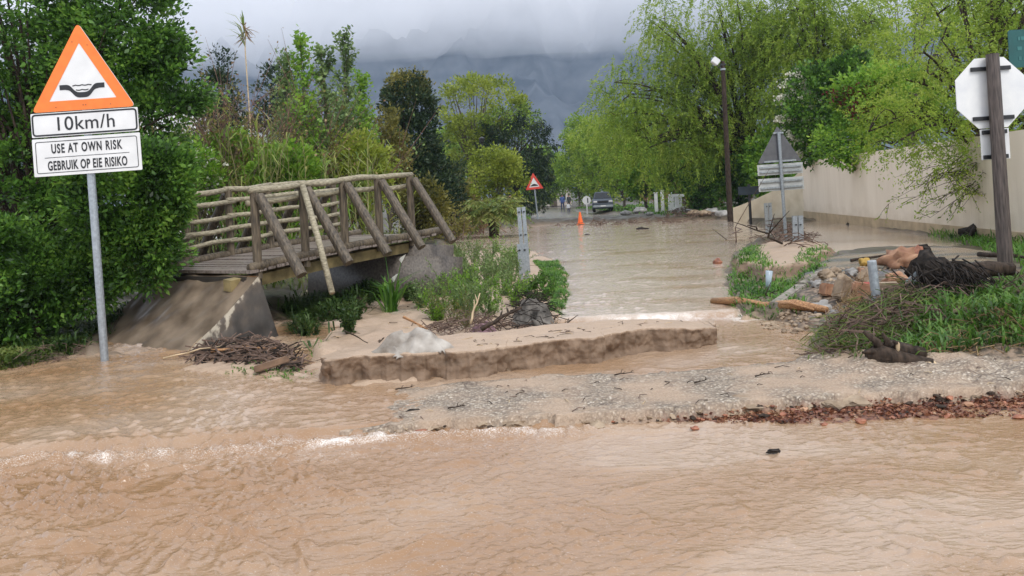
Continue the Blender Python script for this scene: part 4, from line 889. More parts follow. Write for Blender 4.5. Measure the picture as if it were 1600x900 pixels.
def tree(name, loc, label, cat, ells, ncl, per, cr_, leaf, lw, lm, trunk_r=.1, trunk_h=None, nl=14, bk=None, group=None, up=.3, shell=.55, squash=.75, lean=(0, 0)):
    """loc: world base; ells: crown lobes relative to it (cx,cy,cz,rx,ry,rz)"""
    t = thing(name, loc, label, cat, group)
    C, u = clumps(ells, ncl, shell); th = trunk_h or np.mean([e[2] for e in ells])
    if trunk_r: limbs(MB(), (0, 0, -.3), (lean[0], lean[1], th), trunk_r, C, nl).build("trunk", bk or bark, t)
    n = ncl * per; k = np.repeat(np.arange(ncl), per)
    rc = cr_ * rng.uniform(.6, 1.35, ncl)[k][:, None]; o = rng.normal(size=(n, 3)); o = unit(o) * rng.random((n, 1)) ** .45 * rc; o[:, 2] *= squash
    P = C[k] + o; D = unit(o) * .6 + u[k] * .4 + rng.normal(size=(n, 3)) * .45; D[:, 2] += up
    ok = P[:, 2] > .02
    leaves("crown", P[ok], D[ok], leaf * rng.uniform(.45, 1.5, ok.sum()), lw, lm, t); return t
def ground_at(px, d): x = V(px, 320, d).x; return (x, d, gz(x, d))
def E(px0, px1, py0, py1, d, base, dr=1.0):
    """crown lobe covering a window of the photograph at distance d, as deep as wide"""
    a, b = V((px0 + px1) / 2, (py0 + py1) / 2, d), d / FPX
    return (a.x - base[0], 0., a.z - base[2], (px1 - px0) / 2 * b, (px1 - px0) / 2 * b * dr, (py1 - py0) / 2 * b)
def off(e, dx=0., dy=0., dz=0.): return (e[0] + dx, e[1] + dy, e[2] + dz) + tuple(e[3:])
# ------------------------------------------------------------------ left hedge of three leafy shrubs
b = ground_at(70, 12.6); b = (b[0], b[1], .2)
tree("leafy_tree", b, "tall dense green leafy tree rising behind the drift warning sign", "tree", [E(-260, 160, -150, 260, 12.6, b, .5), E(60, 288, -90, 190, 12.4, b, .6), E(120, 304, 40, 270, 12.2, b, .6), E(-160, 130, 140, 420, 12.2, b, .5)], 640, 140, .27, .08, .26, L_hedge, .12, 2.2, 70, dark_bark, up=.15)
b = ground_at(150, 11.9); b = (b[0], b[1], .25)
tree("leafy_shrub", b, "leafy green shrub overhanging the bridge ramp behind the sign pole", "shrub", [off(e, 0, -.9, 0) for e in (E(90, 290, 205, 400, 11.0, b, .5), E(150, 272, 320, 452, 10.9, b, .45), E(200, 303, 235, 335, 11.0, b, .5), E(70, 185, 380, 495, 11.0, b, .4))], 330, 120, .21, .075, .24, L_hedge, .06, 1.0, 26, dark_bark, up=.15)
b = ground_at(50, 10.9); b = (b[0], b[1], .1)
tree("leafy_shrub", b, "low leafy green shrub at the far left edge reaching down to the flood", "shrub", [E(-120, 110, 330, 545, 11.0, b, .6), E(20, 150, 360, 505, 11.2, b, .6), E(-160, 60, 420, 560, 10.7, b, .5)], 300, 120, .21, .072, .24, L_hedge, .06, .9, 26, dark_bark, up=.1)
# ------------------------------------------------------------------ wild growth behind the bridge
def reed_clump(loc, label, n, h, spread, lm, group=None, plume=False, name="reed_clump", bl=.55, stalkm=None, cat="reeds", bw=.018):
    t = thing(name, loc, label, cat, group); mb = MB(); P, D, Ls = [], [], []
    for i in range(n):
        x, y = random.gauss(0, spread), random.gauss(0, spread); hh = h * random.uniform(.55, 1.05); lx, ly = random.gauss(0, .12) * hh, random.gauss(0, .12) * hh
        q = [Vector((x + lx * s * s, y + ly * s * s, hh * s - .1)) for s in np.linspace(0, 1, 5)]; mb.tube(q, [.014, .013, .011, .009, .005], 4)
        for s in np.linspace(.25, 1, 12):
            a = random.uniform(0, 6.28); P.append((x + lx * s * s, y + ly * s * s, hh * s - .1)); D.append((math.cos(a), math.sin(a), random.uniform(.5, 1.4))); Ls.append(bl * random.uniform(.6, 1.2))
    mb.build("stalks", stalkm or mat("reed_stalk", (.22, .20, .08), .6, 6, .3), t)
    mod("foliage", blades(P, D, Ls, bw, .9), lm, t); return t
for px, d, h, n, sp_, lm, lb in ((305, 19, 4.2, 30, .45, L_reed, "clump of greyish reeds at the left end of the bridge rails"), (420, 18.5, 3.4, 34, .5, L_reed, "yellowing reed clump behind the middle of the bridge"), (500, 19, 3.0, 34, .55, L_reed, "dense reed clump with pale stalks behind the bridge braces"), (565, 20, 2.8, 30, .5, L_yellow, "bright yellow green reed clump behind the right end of the bridge"), (360, 17.5, 2.1, 22, .5, L_grass, "fresh green reeds seen through the left rails of the bridge"), (470, 18, 1.9, 22, .5, L_green, "low green reeds seen through the middle rails of the bridge")):
    reed_clump(ground_at(px, d), lb, n, h, sp_, lm)
g = ground_at(397, 20.5); t = thing("giant_reed", g, "single tall reed with a drooping pale plume against the sky", "reed"); hh = V(390, 38, 20.5).z - g[2]
MB().tube([(0, 0, 0), (.02, 0, hh * .5), (-.02, 0, hh * .9), (.02, 0, hh)], [.022, .02, .016, .008], 6).build("stalk", palewood, t)
mod("plume", blades([(0, 0, hh * random.uniform(.94, 1)) for _ in range(26)], [(random.gauss(0, 1), random.gauss(0, 1), random.uniform(-1.2, .3)) for _ in range(26)], .38, .02, .6), L_dry, t)
mod("blade", blades([(-.02, 0, hh * random.uniform(.90, 1)) for _ in range(12)], [(random.gauss(-.3, .6), random.gauss(0, .5), 1.2) for _ in range(12)], .6, .022, .6), L_reed, t)
def bare_shrub(name, loc, label, cat, n, h, sp_, m, leaf=None, sub=5, tilt=.5):
    t = thing(name, loc, label, cat); mb = MB(); P, D = [], []
    for i in range(n):
        a = random.uniform(0, 6.28); k = abs(random.gauss(0, tilt)); d = Vector((math.cos(a) * k, math.sin(a) * k * .7, 1)).normalized(); L = h * random.uniform(.6, 1.05); p = Vector((random.gauss(0, sp_), random.gauss(0, sp_), -.1)); pts = [p]
        for j in range(6): d = (d + Vector((random.gauss(0, .12), random.gauss(0, .12), random.gauss(0, .08)))).normalized(); p = p + d * L / 6; pts.append(p)
        mb.tube(pts, [.022, .018, .015, .012, .009, .006, .004], 4)
        for s in range(sub):
            k = random.randint(2, 5); q = pts[k]; dd = (d + Vector((random.gauss(0, .6), random.gauss(0, .6), random.gauss(0, .4)))).normalized(); l = L * random.uniform(.15, .4); r1 = q + dd * l * .5 + Vector((0, 0, random.gauss(0, .03))); r2 = q + dd * l
            mb.tube([q, r1, r2], [.009, .007, .003], 3); P += [tuple(r1), tuple(r2), tuple(r1.lerp(r2, .5)), tuple(q.lerp(r1, .5))]; D += [tuple(dd)] * 4
    mb.build("branches", m, t)
    if leaf: P = np.repeat(np.array(P), leaf[1], 0); D = np.repeat(np.array(D), leaf[1], 0); leaves("foliage", P + rng.normal(0, .06, P.shape), D + rng.normal(0, .7, D.shape), leaf[2] * rng.uniform(.6, 1.2, len(P)), .3, leaf[0], t)
    return t
bare_shrub("bare_shrub", ground_at(385, 21), "leafless reddish brown shrub with thin arching twigs behind the bridge", "shrub", 60, 5.4, .5, redtwig, (L_dry, 1, .09), 8, .6)
bare_shrub("bare_shrub", ground_at(330, 20), "tangled brown half dead shrub leaning against the leafy tree", "shrub", 50, 4.9, .5, twigm, (L_olive, 3, .11), 7, .4)
bare_shrub("bare_shrub", ground_at(470, 22.5), "dark twiggy shrub among the reeds in the middle of the thicket", "shrub", 46, 4.6, .6, redtwig, (L_grey, 2, .10), 7, .6)
def sapling(px, py, d, label, lm, w_=.34, group=None):
    g = ground_at(px, d); hh = V(px, py, d).z - g[2]; t = thing("sapling", g, label, "sapling", group); mb = MB(); P, D = [], []
    mb.tube([(0, 0, -.1), (.05, 0, hh * .5), (0, 0, hh)], [.045, .03, .008], 6)
    for s in np.linspace(.28, .97, 26):
        for _ in range(3):
            a = random.uniform(0, 6.28); L = w_ * hh * .5 * (1.15 - s) + .18; e = Vector((math.cos(a) * L * .6, math.sin(a) * L * .6, L * .9)); q = Vector((.03, 0, hh * s)); mb.tube([q, q + e * .5, q + e], [.009, .007, .003], 3)
            for f in np.linspace(.1, 1, 8): P.append(tuple(q + e * f)); D.append((random.gauss(0, 1), random.gauss(0, 1), random.uniform(-.2, 1)))
    mb.build("trunk", bark, t); P = np.repeat(np.array(P), 3, 0); D = np.repeat(np.array(D), 3, 0); leaves("crown", P + rng.normal(0, .05, P.shape), D + rng.normal(0, .5, D.shape), .115 * rng.uniform(.6, 1.3, len(P)), .34, lm, t)
for px, py, d, lm, lb in ((482, 58, 21.5, L_green, "bright green upright sapling tallest in the middle of the thicket"), (548, 52, 23, L_grey, "slender sapling with a thin tip left of the dark evergreen"), (515, 78, 22, L_grey, "greyish leaved sapling between two taller saplings"), (455, 88, 23, L_grey, "dull green sapling beside the bare brown shrub"), (572, 118, 24, L_green, "shorter leaning sapling next to the dark evergreen")): sapling(px, py, d, lb, lm)
g = ground_at(345, 30); tree("conifer_tree", g, "dull green pointed conifer behind the brown shrubs on the left", "tree", [E(300, 385, 150, 290, 30, g), E(318, 372, 100, 200, 30, g), E(333, 358, 76, 130, 30, g)], 130, 60, .34, .13, .22, L_dark, .1, 4, 10, up=.5)
g = ground_at(430, 31); tree("conifer_tree", g, "second dull green conifer peeping over the bare shrub", "tree", [E(390, 475, 160, 290, 31, g), E(405, 460, 96, 200, 31, g)], 110, 60, .34, .13, .22, L_dark, .1, 4, 10, up=.5)
for (x0, x1, y0, y1, d, lm, lb) in ((395, 500, 225, 330, 19.5, L_green, "broad leaved green bush behind the middle bridge rails"), (500, 620, 205, 340, 22, L_yellow, "small leaved yellow green bush right behind the bridge"), (300, 420, 200, 330, 20.5, L_green, "mixed green bush behind the left part of the bridge"), (430, 580, 150, 260, 25, L_grey, "hazy grey green bush behind the saplings"), (575, 640, 170, 320, 30, L_olive, "olive bush at the foot of the dark evergreen"), (620, 700, 280, 370, 27, L_olive, "scrubby olive bush beyond the right end of the bridge")):
    g = ground_at((x0 + x1) / 2, d); tree("bush", g, lb, "bush", [E(x0, x1, y0, y1, d, g, .7)], 150, 42, .30, .11, .3, lm, .05, .9, 18, up=.3, shell=.3)
# brown arching dead frond, rusty seed head and white blossoms are part of the thicket
g = ground_at(300, 18); tree("flowering_bush", g, "bush dotted with small white flowers beside the bridge rails", "bush", [E(272, 345, 225, 330, 18, g, .7)], 60, 40, .26, .09, .3, L_green, .04, .8, 10)
C, u = clumps([E(280, 345, 228, 300, 17.7, g, .5)], 46, .6); leaves("blossom", np.repeat(C, 6, 0) + rng.normal(0, .04, (276, 3)), rng.normal(size=(276, 3)), .07, .5, L_cream, bpy.data.objects["flowering_bush"])
g = ground_at(640, 34); tree("evergreen_tree", g, "dark columnar evergreen tree with a brownish top at mid left", "tree", [E(598, 680, 118, 205, 34, g), E(605, 688, 170, 280, 34, g), E(622, 704, 230, 350, 34, g)], 330, 58, .34, .14, .26, L_dark, .14, 3.8, 18, dark_bark, up=.5)
C, u = clumps([E(600, 672, 112, 150, 34, g)], 60, .5); leaves("new_growth", np.repeat(C, 22, 0) + rng.normal(0, .12, (1320, 3)), rng.normal(size=(1320, 3)) + np.array([0, 0, .8]), .14, .26, L_olive, bpy.data.objects["evergreen_tree"])
g = ground_at(690, 36); tree("evergreen_tree", g, "lower dark evergreen mass at the right foot of the columnar one", "tree", [E(650, 725, 240, 350, 36, g), E(600, 660, 260, 350, 35, g)], 190, 52, .36, .14, .26, L_dark, .1, 2, 12, dark_bark, up=.4)
g = ground_at(745, 62); tree("round_tree", g, "round yellow green tree with brownish twigs behind the dark trees", "tree", [E(682, 824, 118, 225, 62, g), E(690, 800, 180, 270, 62, g)], 240, 56, .55, .20, .3, L_yellow, .22, 5, 60, bark, up=.4, shell=.75)
g = ground_at(805, 60); tg_ = tree("drooping_tree", g, "dark drooping tree hanging over the bank left of the hump sign", "tree", [E(742, 866, 168, 290, 60, g, .8), E(770, 866, 230, 340, 60, g, .7)], 320, 52, .48, .22, .16, L_dark, .2, 4.2, 20, dark_bark, up=-.9)
C, u = clumps([E(748, 850, 165, 220, 59.6, g)], 60, .8); leaves("new_growth", np.repeat(C, 26, 0) + rng.normal(0, .25, (1560, 3)), rng.normal(size=(1560, 3)) + np.array([0, 0, -.5]), .2, .25, L_mid, tg_)
g = ground_at(775, 43); tree("bush", g, "yellow green bush behind the little palm", "bush", [E(712, 790, 255, 335, 43, g, .8), E(768, 824, 240, 330, 43, g, .7), E(738, 812, 226, 290, 43.5, g, .7), E(700, 750, 290, 340, 42, g)], 190, 44, .38, .15, .3, L_yellow, .07, 1.4, 26, up=.2, shell=.3)
g = ground_at(700, 39); tree("bush", g, "dark olive bush between the evergreens and the palm", "bush", [E(660, 742, 275, 350, 39, g, .8)], 110, 46, .36, .15, .3, L_olive, .07, 1.2, 20, up=.1)
g = on(735, 362, .3); bare_shrub("dead_brush", tuple(g), "brown heap of dead brush beside the palm on the left bank", "brush", 60, 1.7, .9, redtwig, (L_dry, 2, .12), 6, 1.0)
g = on(690, 372, .35); bare_shrub("dead_brush", tuple(g), "dry brown brush at the right end of the footbridge", "brush", 40, 1.4, .6, twigm, (L_olive, 3, .12), 6, .9)
# ------------------------------------------------------------------ palm
p = V(772, 372, 34); p.z = .1; t = thing("palm_tree", (p.x, p.y, p.z - .2), "small feathery palm with a stout trunk standing in the flood", "palm tree"); u_ = p.y / FPX; hh = .2 + 34 * u_
MB().tube([(0, 0, 0), (.02, 0, hh * .5), (0, 0, hh), (.0, 0, hh + .2)], [.22, .2, .25, .12], 12, jit=.14).build("trunk", dark_bark, t)
P, D, Ls = [], [], []; mb = MB()
for i in range(46):
    a = 2.4 * i; up_ = .25 + 2.0 * (i / 46); L = random.uniform(1.5, 2.0); d = Vector((math.cos(a), math.sin(a), up_)).normalized(); q = Vector((0, 0, hh + .08)); pts = [q]
    for j in range(9): d = (d + Vector((0, 0, -.19))).normalized(); q = q + d * L / 9; pts.append(q)
    mb.tube(pts, [.016, .015, .013, .011, .01, .008, .007, .006, .004, .003], 4)
    for j in range(1, 10):
        for f in (0, .5):
            o = pts[j].lerp(pts[j - 1], f); s = d.cross(Vector((0, 0, 1))).normalized()
            for e in (-1, 1): P.append(tuple(o)); D.append(tuple(s * e + d * .7 + Vector((0, 0, -.25)))); Ls.append(.46 * (1 - abs(j - 4) / 9))
mb.build("frond_ribs", L_olive, t); leaves("fronds", P, np.array(D) + rng.normal(0, .12, (len(D), 3)), Ls, .10, leafmat("palm_frond", [(.05, .09, .02), (.13, .19, .04), (.24, .28, .07), (.36, .33, .12)], .45, .3, 1.5), t)
# ------------------------------------------------------------------ avenue on the right
trees_ = [(905, 105, [(872, 950, 215, 318), (880, 935, 180, 260)], L_mid, "hazy green street tree closing the far end of the avenue"), (850, 118, [(815, 885, 235, 320)], L_mid, "low hazy green tree at the far left end of the avenue"), (930, 92, [(885, 985, 175, 290), (900, 975, 220, 325)], L_willow, "light green street tree above the parked pickup"), (975, 76, [(905, 1035, 195, 300), (945, 1030, 150, 240)], L_mid, "leafy street tree right behind the pickup"), (1010, 66, [(965, 1070, 215, 320)], L_green, "rounded green street tree right of the pickup"), (1062, 60, [(1005, 1120, 170, 290), (1020, 1100, 240, 325)], L_mid, "green street tree behind the white slotted barrier")]
for px, d, ws, lm, lb in trees_:
    g = ground_at(px, d); s = d / 60; tree("street_tree", g, lb, "tree", [E(*w_, d, g, .8) for w_ in ws], 210, 46, .55 * s ** .7, .21 * s ** .6, .34, lm, .16, 2.6, 30, bark, up=.2, shell=.4)
def willow(loc, label, tips, base_r, fork, lm, nst, Ls, leaf, lw, limbs_, bk=dark_bark, droop=.16, sp_=.5, twig=True, name="willow_tree", step=.16):
    """tips: crown lobes; strands hang from points in them"""
    t = thing(name, loc, label, "tree"); mb = MB(); C, u = clumps(tips, limbs_, .2); f = Vector(fork)
    pts = [Vector((0, 0, -.3)), f * .35 + Vector((.05, 0, 0)), f * .7, f]; mb.tube(pts, [base_r * 1.25, base_r, base_r * .9, base_r * .75], 10, jit=.05)
    starts = []
    for c in C:
        e = Vector(c); k = random.random() * .5 + .5; a = f * k; mid = a.lerp(e, .45) + Vector((random.gauss(0, .2), random.gauss(0, .2), .25 * (e - a).length)); q = [a.lerp(mid, s).lerp(mid.lerp(e, s), s) for s in np.linspace(0, 1, 7)]
        mb.tube(q, [base_r * .42 * (1 - .14 * j) + .008 for j in range(7)], 5); starts += [q[i] for i in (3, 4, 5, 6)] ; d_ = (q[6] - q[4])
        for _ in range(4):
            e2 = q[random.randint(3, 6)]; d2 = Vector((random.gauss(0, 1), random.gauss(0, 1), random.gauss(.4, .5))).normalized() * random.uniform(.4, 1.0) * sp_ * 2.2; mb.tube([e2, e2 + d2 * .5 + Vector((0, 0, .08)), e2 + d2], [base_r * .1 + .008, base_r * .07 + .006, .006], 4); starts += [e2 + d2, e2 + d2 * .6]
    mb.build("trunk", bk, t)
    S, u2 = clumps(tips, nst, .45); k = int(max(6, Ls / step)); P = [S]; 
    st_ = np.array([tuple(q) for q in starts]); n2 = nst // 2; S[:n2] = st_[rng.integers(0, len(st_), n2)] + rng.normal(0, sp_ * .4, (n2, 3))
    d = unit(u2 * np.array([1, 1, .3]) + rng.normal(0, .5, (nst, 3))); pos = S.copy(); PP, DD = [], []; LL = Ls * rng.uniform(.4, 1.25, (nst, 1))
    for j in range(k):
        d = unit(d + np.array([0, 0, -droop]) + rng.normal(0, .08, (nst, 3))); pos = pos + d * LL / k
        for _ in range(3): PP.append(pos + rng.normal(0, .035, pos.shape)); DD.append(d * .9 + rng.normal(0, .55, pos.shape))
    PP, DD = np.concatenate(PP), np.concatenate(DD); ok = PP[:, 2] > .3
    leaves("crown", PP[ok], DD[ok], leaf * rng.uniform(.6, 1.3, ok.sum()), lw, lm, t); return t
g = ground_at(1203, 44); e_ = lambda *a: E(*a, g, .7)
willow(g, "large light green willow with dark leaning limbs behind the lamp pole", [e_(940, 1060, 70, 200, 44), e_(1000, 1180, -40, 120, 44), e_(930, 1010, 130, 230, 43), e_(1040, 1200, 60, 240, 44.5), e_(1120, 1260, -60, 120, 45), e_(960, 1110, 190, 280, 43)], .26, (-1.6, 0, 5.0), L_willow, 2300, 2.0, .17, .16, 56, sp_=.6)
g = ground_at(1290, 41); willow(g, "upright pale green willow behind the beige wall and the sign backs", [e_(1200, 1330, -60, 130, 41), e_(1250, 1400, -40, 160, 41), e_(1200, 1290, 60, 220, 40)], .2, (.3, 0, 4.6), L_willow, 1900, 1.6, .16, .18, 36, sp_=.5)
g = ground_at(1215, 52); tree("evergreen_tree", g, "greyish dark airy tree top showing between the two willows", "tree", [E(1160, 1235, 10, 110, 52, g), E(1165, 1230, 80, 200, 52, g)], 120, 44, .4, .16, .2, L_dark, .12, 8, 20, up=.2)
for (x0, x1, y0, y1, d, lm, lb) in ((1060, 1130, 235, 335, 52, L_hedge, "dark green bush left of the lamp pole"), (1118, 1190, 215, 335, 44, L_hedge, "deep green bush right behind the lamp pole"), (1165, 1260, 200, 320, 41, L_green, "bright green bush behind the curved wall end")):
    g = ground_at((x0 + x1) / 2, d); tree("bush", g, lb, "bush", [E(x0, x1, y0, y1, d, g, .7)], 150, 46, .42, .17, .32, lm, .07, 1.2, 12, up=.2, shell=.35)
g = on(1095, 326, .4); g = ground_at(1098, 54); bare_shrub("dead_brush", g, "brownish brush between the slotted barrier and the lamp pole", "brush", 46, 1.9, 1.0, twigm, (L_dry, 3, .16), 6, .7)
g = (14.0, 31, .4); tree("flowering_shrub", g, "big dark shrub with cream flower heads spilling over the beige wall", "shrub", [E(1222, 1330, 95, 255, 31, g, .7), E(1290, 1370, 80, 200, 31, g, .7)], 300, 52, .36, .14, .34, L_hedge, .12, 2.5, 16, up=.2)
C, u = clumps([E(1226, 1300, 105, 245, 30.0, g, .5)], 90, .8); leaves("blossom", np.repeat(C, 14, 0) + rng.normal(0, .07, (1260, 3)), rng.normal(size=(1260, 3)), .09, .5, L_cream, bpy.data.objects["flowering_shrub"])
g = (13.9, 26, .4); tree("climbing_shrub", g, "loose green shrub with a few plum red leaves above the middle of the wall", "shrub", [E(1300, 1420, 100, 235, 26, g, .6), E(1360, 1480, 90, 225, 25.5, g, .6), E(1290, 1380, 190, 262, 25, g, .4)], 270, 52, .32, .12, .3, L_green, .1, 2.2, 16, up=.1)
C, u = clumps([E(1315, 1410, 120, 180, 25.0, g, .5)], 24, .4); leaves("red_foliage", np.repeat(C, 30, 0) + rng.normal(0, .13, (720, 3)), rng.normal(size=(720, 3)), .11, .3, L_plum, bpy.data.objects["climbing_shrub"])
g = ground_at(1420, 46); tree("street_tree", g, "tall pale tree far behind the wall at upper right", "tree", [E(1330, 1480, -60, 120, 46, g), E(1420, 1600, -80, 90, 46, g), E(1520, 1720, -60, 150, 46, g)], 300, 46, .55, .18, .3, L_willow, .2, 6, 40, up=.1, shell=.35)
# willow in front of the wall, right
p = on(1535, 364, .3); p.y -= .5; g = (p.x, p.y, gz(p.x, p.y)); d0 = p.y
e2 = lambda x0, x1, y0, y1, dd=0: off(E(x0, x1, y0, y1, d0 + dd, g, .7), 0, dd, 0)
nw = willow(g, "near willow with a bare dark trunk in front of the wall behind the octagonal sign", [e2(1380, 1520, 10, 150, -.5), e2(1440, 1580, -70, 60, .5), e2(1380, 1500, 130, 250, -.8), e2(1540, 1720, -80, 120), e2(1340, 1460, 150, 245, -.6), e2(1580, 1760, 60, 260, -.5), e2(1450, 1560, 180, 262, -.9)], .13, (-.15, 0, 2.5), L_willow, 1750, .75, .078, .2, 46, sp_=.34, droop=.1, step=.085)
mb = MB(); PB, DB = [], []
for i in range(46):
    a = Vector((random.uniform(-.15, .1), -.1, random.uniform(1.1, 2.0))); d = Vector((random.choice([-1, -1, -1, 1]) * random.uniform(.6, 1.2), random.uniform(-.8, .2), random.uniform(-.1, .35))).normalized(); L = random.uniform(1.0, 2.5); pts = [a]; q = a
    for j in range(8): d = (d + Vector((random.gauss(0, .08), random.gauss(0, .08), -.07))).normalized(); q = q + d * L / 8; pts.append(q)
    mb.tube(pts, [.016, .014, .012, .010, .008, .007, .005, .004, .003], 4)
    for _ in range(5):
        k = random.randint(3, 8); dd = (d + Vector((random.gauss(0, .5), random.gauss(0, .5), random.gauss(-.15, .35)))).normalized(); l = random.uniform(.2, .55); e = pts[k] + dd * l; mb.tube([pts[k], pts[k] + dd * l * .5 + Vector((0, 0, .02)), e], [.006, .005, .002], 3)
        for f in np.linspace(.2, 1, 7): PB.append(tuple(pts[k].lerp(e, f))); DB.append(tuple(dd + Vector((random.gauss(0, .6), random.gauss(0, .6), random.gauss(0, .6)))))
mb.build("hanging_twigs", dark_bark, nw); leaves("twig_leaves", np.array(PB) + rng.normal(0, .02, (len(PB), 3)), DB, .075, .22, L_willow, nw)
# far bands of trees closing the view on both sides
for px, d, w_, top, lb in ((700, 130, 130, 205, "hazy tree band far behind the round tree"), (560, 95, 120, 225, "hazy dull green trees far behind the saplings"), (840, 150, 90, 232, "faint far tree closing the end of the road"), (1150, 110, 180, 205, "hazy green trees far behind the big willow"), (1000, 150, 120, 228, "faint far trees above the street trees")):
    g = ground_at(px, d); tree("distant_tree", g, lb, "tree", [E(px - w_ / 2, px + w_ / 2, top, 320, d, g, .4)], 200, 40, d * .012, d * .0042, .36, L_mid, .3, 3, 8, up=.2)
# ================================================================== low growth
def scatter(poly, n):
    P = np.array(poly); lo, hi = P.min(0), P.max(0); out = []
    while sum(len(o) for o in out) < n:
        q = lo + rng.random((n * 2, 2)) * (hi - lo); out.append(q[sdf(poly, q[:, 0], q[:, 1]) > 0])
    return np.concatenate(out)[:n]
def turf(name, label, cat, poly, n, h, wd, lm, spread=.5, droop=.5, clump=0, kind="stuff"):
    q = scatter(poly, n)
    if clump:
        c = scatter(poly, clump); q = c[rng.integers(0, clump, n)] + rng.normal(0, .10, (n, 2))
    z = gq(q[:, 0], q[:, 1]); P = np.stack([q[:, 0], q[:, 1], z - .02], 1); ok = z > .045 - (0 if kind == "stuff" else 1)
    P = P[ok]; D = rng.normal(0, spread, (len(P), 3)); D[:, 2] = 1
    return tag(mod(name, blades(P, D, h * rng.uniform(.5, 1.25, len(P)), wd, droop), lm), label, cat, None, kind)
turf("grass", "broad bladed bright green grass on the right bank below the dark pole", "grass", pp(.35, (1400, 530), (1418, 505), (1450, 470), (1520, 452), (1620, 440), (1800, 440), (1800, 520), (1600, 520), (1480, 524), (1420, 530)), 4300, .20, .011, L_bankgrass, .45, .6)
turf("grass", "dark scruffy grass along the muddy foot of the right bank", "grass", pp(.2, (1290, 545), (1330, 515), (1420, 510), (1600, 520), (1800, 525), (1800, 550), (1450, 546), (1330, 546)), 3000, .12, .008, L_weed, .8, 1.0, 160)
turf("grass", "short green turf at the right tip of the weedy island", "grass", pp(.2, (832, 408), (872, 408), (893, 430), (895, 462), (878, 490), (856, 482), (868, 450), (850, 425)), 7500, .10, .008, L_grass, .6, .7)
turf("grass", "tufted grass on the eroded right mound", "grass", pp(.25, (1140, 440), (1150, 415), (1172, 385), (1185, 420), (1240, 440), (1262, 412), (1296, 395), (1290, 412), (1255, 455), (1235, 480), (1170, 482), (1142, 470)), 4200, .15, .009, L_grass, .7, .8, 170)
turf("grass", "grass at the foot of the beige wall", "grass", pp(.35, (1450, 366), (1470, 358), (1540, 366), (1600, 380), (1700, 410), (1600, 420), (1540, 392), (1500, 376)), 1500, .24, .012, L_grass, .5, .6)
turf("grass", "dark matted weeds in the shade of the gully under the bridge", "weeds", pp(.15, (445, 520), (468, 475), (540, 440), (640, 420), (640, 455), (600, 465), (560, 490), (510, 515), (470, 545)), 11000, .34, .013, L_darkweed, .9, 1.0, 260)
turf("grass", "grass on the left bank under the leafy shrubs", "grass", pp(.1, (-120, 590), (0, 578), (60, 567), (112, 556), (150, 520), (60, 505), (-120, 520)), 6000, .17, .010, L_weed, .7, .8, 160)
turf("grass", "sparse grass on the left sand hump by the sign pole", "grass", pp(.12, (130, 578), (200, 566), (270, 572), (250, 584), (170, 588)), 500, .07, .006, L_grass, .8, .9, 24)
turf("grass", "little green tufts on the sand beside the stick pile", "grass", pp(.12, (350, 578), (480, 545), (500, 552), (470, 590), (380, 590)), 520, .10, .007, L_grass, .8, .9, 18)
turf("grass", "grass verge along the far road", "grass", [(-1.5, 52), (1.2, 52), (1.0, 62), (2.0, 90), (0, 90), (-4, 60)], 1500, .35, .05, L_grass, .6, .8)
turf("grass", "grass verge under the pickup and the street trees", "grass", [(8.6, 46), (9.5, 44), (16, 44), (16, 90), (6.8, 90), (7.8, 60)], 2600, .3, .05, L_grass, .6, .8)
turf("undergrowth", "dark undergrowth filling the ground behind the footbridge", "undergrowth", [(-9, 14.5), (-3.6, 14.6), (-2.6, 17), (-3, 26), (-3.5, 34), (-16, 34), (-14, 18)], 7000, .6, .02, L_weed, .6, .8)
# weeds on the island
def weed(p, h, label, group, lm=L_grey, n=9, leaf=.045, cat="weed", name="weed_plant", per=2):
    t = thing(name, tuple(p), label, cat, group); mb = MB(); P, D = [], []
    for i in range(n):
        a = random.uniform(0, 6.28); k = random.uniform(.1, .75); d = Vector((math.cos(a) * k, math.sin(a) * k, 1)).normalized(); L = h * random.uniform(.55, 1.1); q = Vector((random.gauss(0, .03), random.gauss(0, .03), -.02)); pts = [q]
        for j in range(5): d = (d + Vector((random.gauss(0, .12), random.gauss(0, .12), -.02))).normalized(); q = q + d * L / 5; pts.append(q); P += [tuple(pts[-2].lerp(q, f)) for f in (.2, .4, .6, .8, 1.)]; D += [tuple(d)] * 5
        mb.tube(pts, [.005, .0045, .004, .003, .0025, .0015], 3)
    mb.build("stem", mat("weed_stem", (.13, .15, .06), .6, 9), t); P = np.repeat(np.array(P), per, 0); D = np.repeat(np.array(D), per, 0)
    leaves("foliage", P + rng.normal(0, .012, P.shape), D * .8 + rng.normal(0, .6, D.shape), leaf * rng.uniform(.5, 1.3, len(P)), .22, lm, t); return t
for x_, y_ in []: pass
GW = "spindly weeds growing on the sandy island"; LWd = "spindly grey green weed growing on the sandy island"
wpx = [(648, 430), (665, 412), (680, 440), (690, 408), (705, 425), (715, 402), (730, 440), (742, 410), (755, 425), (770, 402), (785, 430), (795, 408), (660, 478), (690, 492), (720, 480), (738, 500), (756, 470), (775, 488), (790, 462), (805, 478), (672, 455), (700, 462), (730, 455), (765, 448), (800, 440), (812, 420), (655, 400), (725, 415)]
wpx += [(x + random.uniform(-9, 9), y + random.uniform(-9, 9)) for x, y in wpx]
for x, y in wpx: weed(on(x, y, .2), random.uniform(.40, .72), LWd, GW, random.choice([L_grey, L_grey, L_green]), random.randint(9, 14))
for x, y in [(835, 452), (848, 445), (830, 472), (848, 470), (858, 462), (815, 462)]: weed(on(x, y, .2), random.uniform(.22, .32), "low dark green leafy weed at the foot of the twin steel posts", "leafy weeds by the twin steel posts", L_hedge, 12, .05)
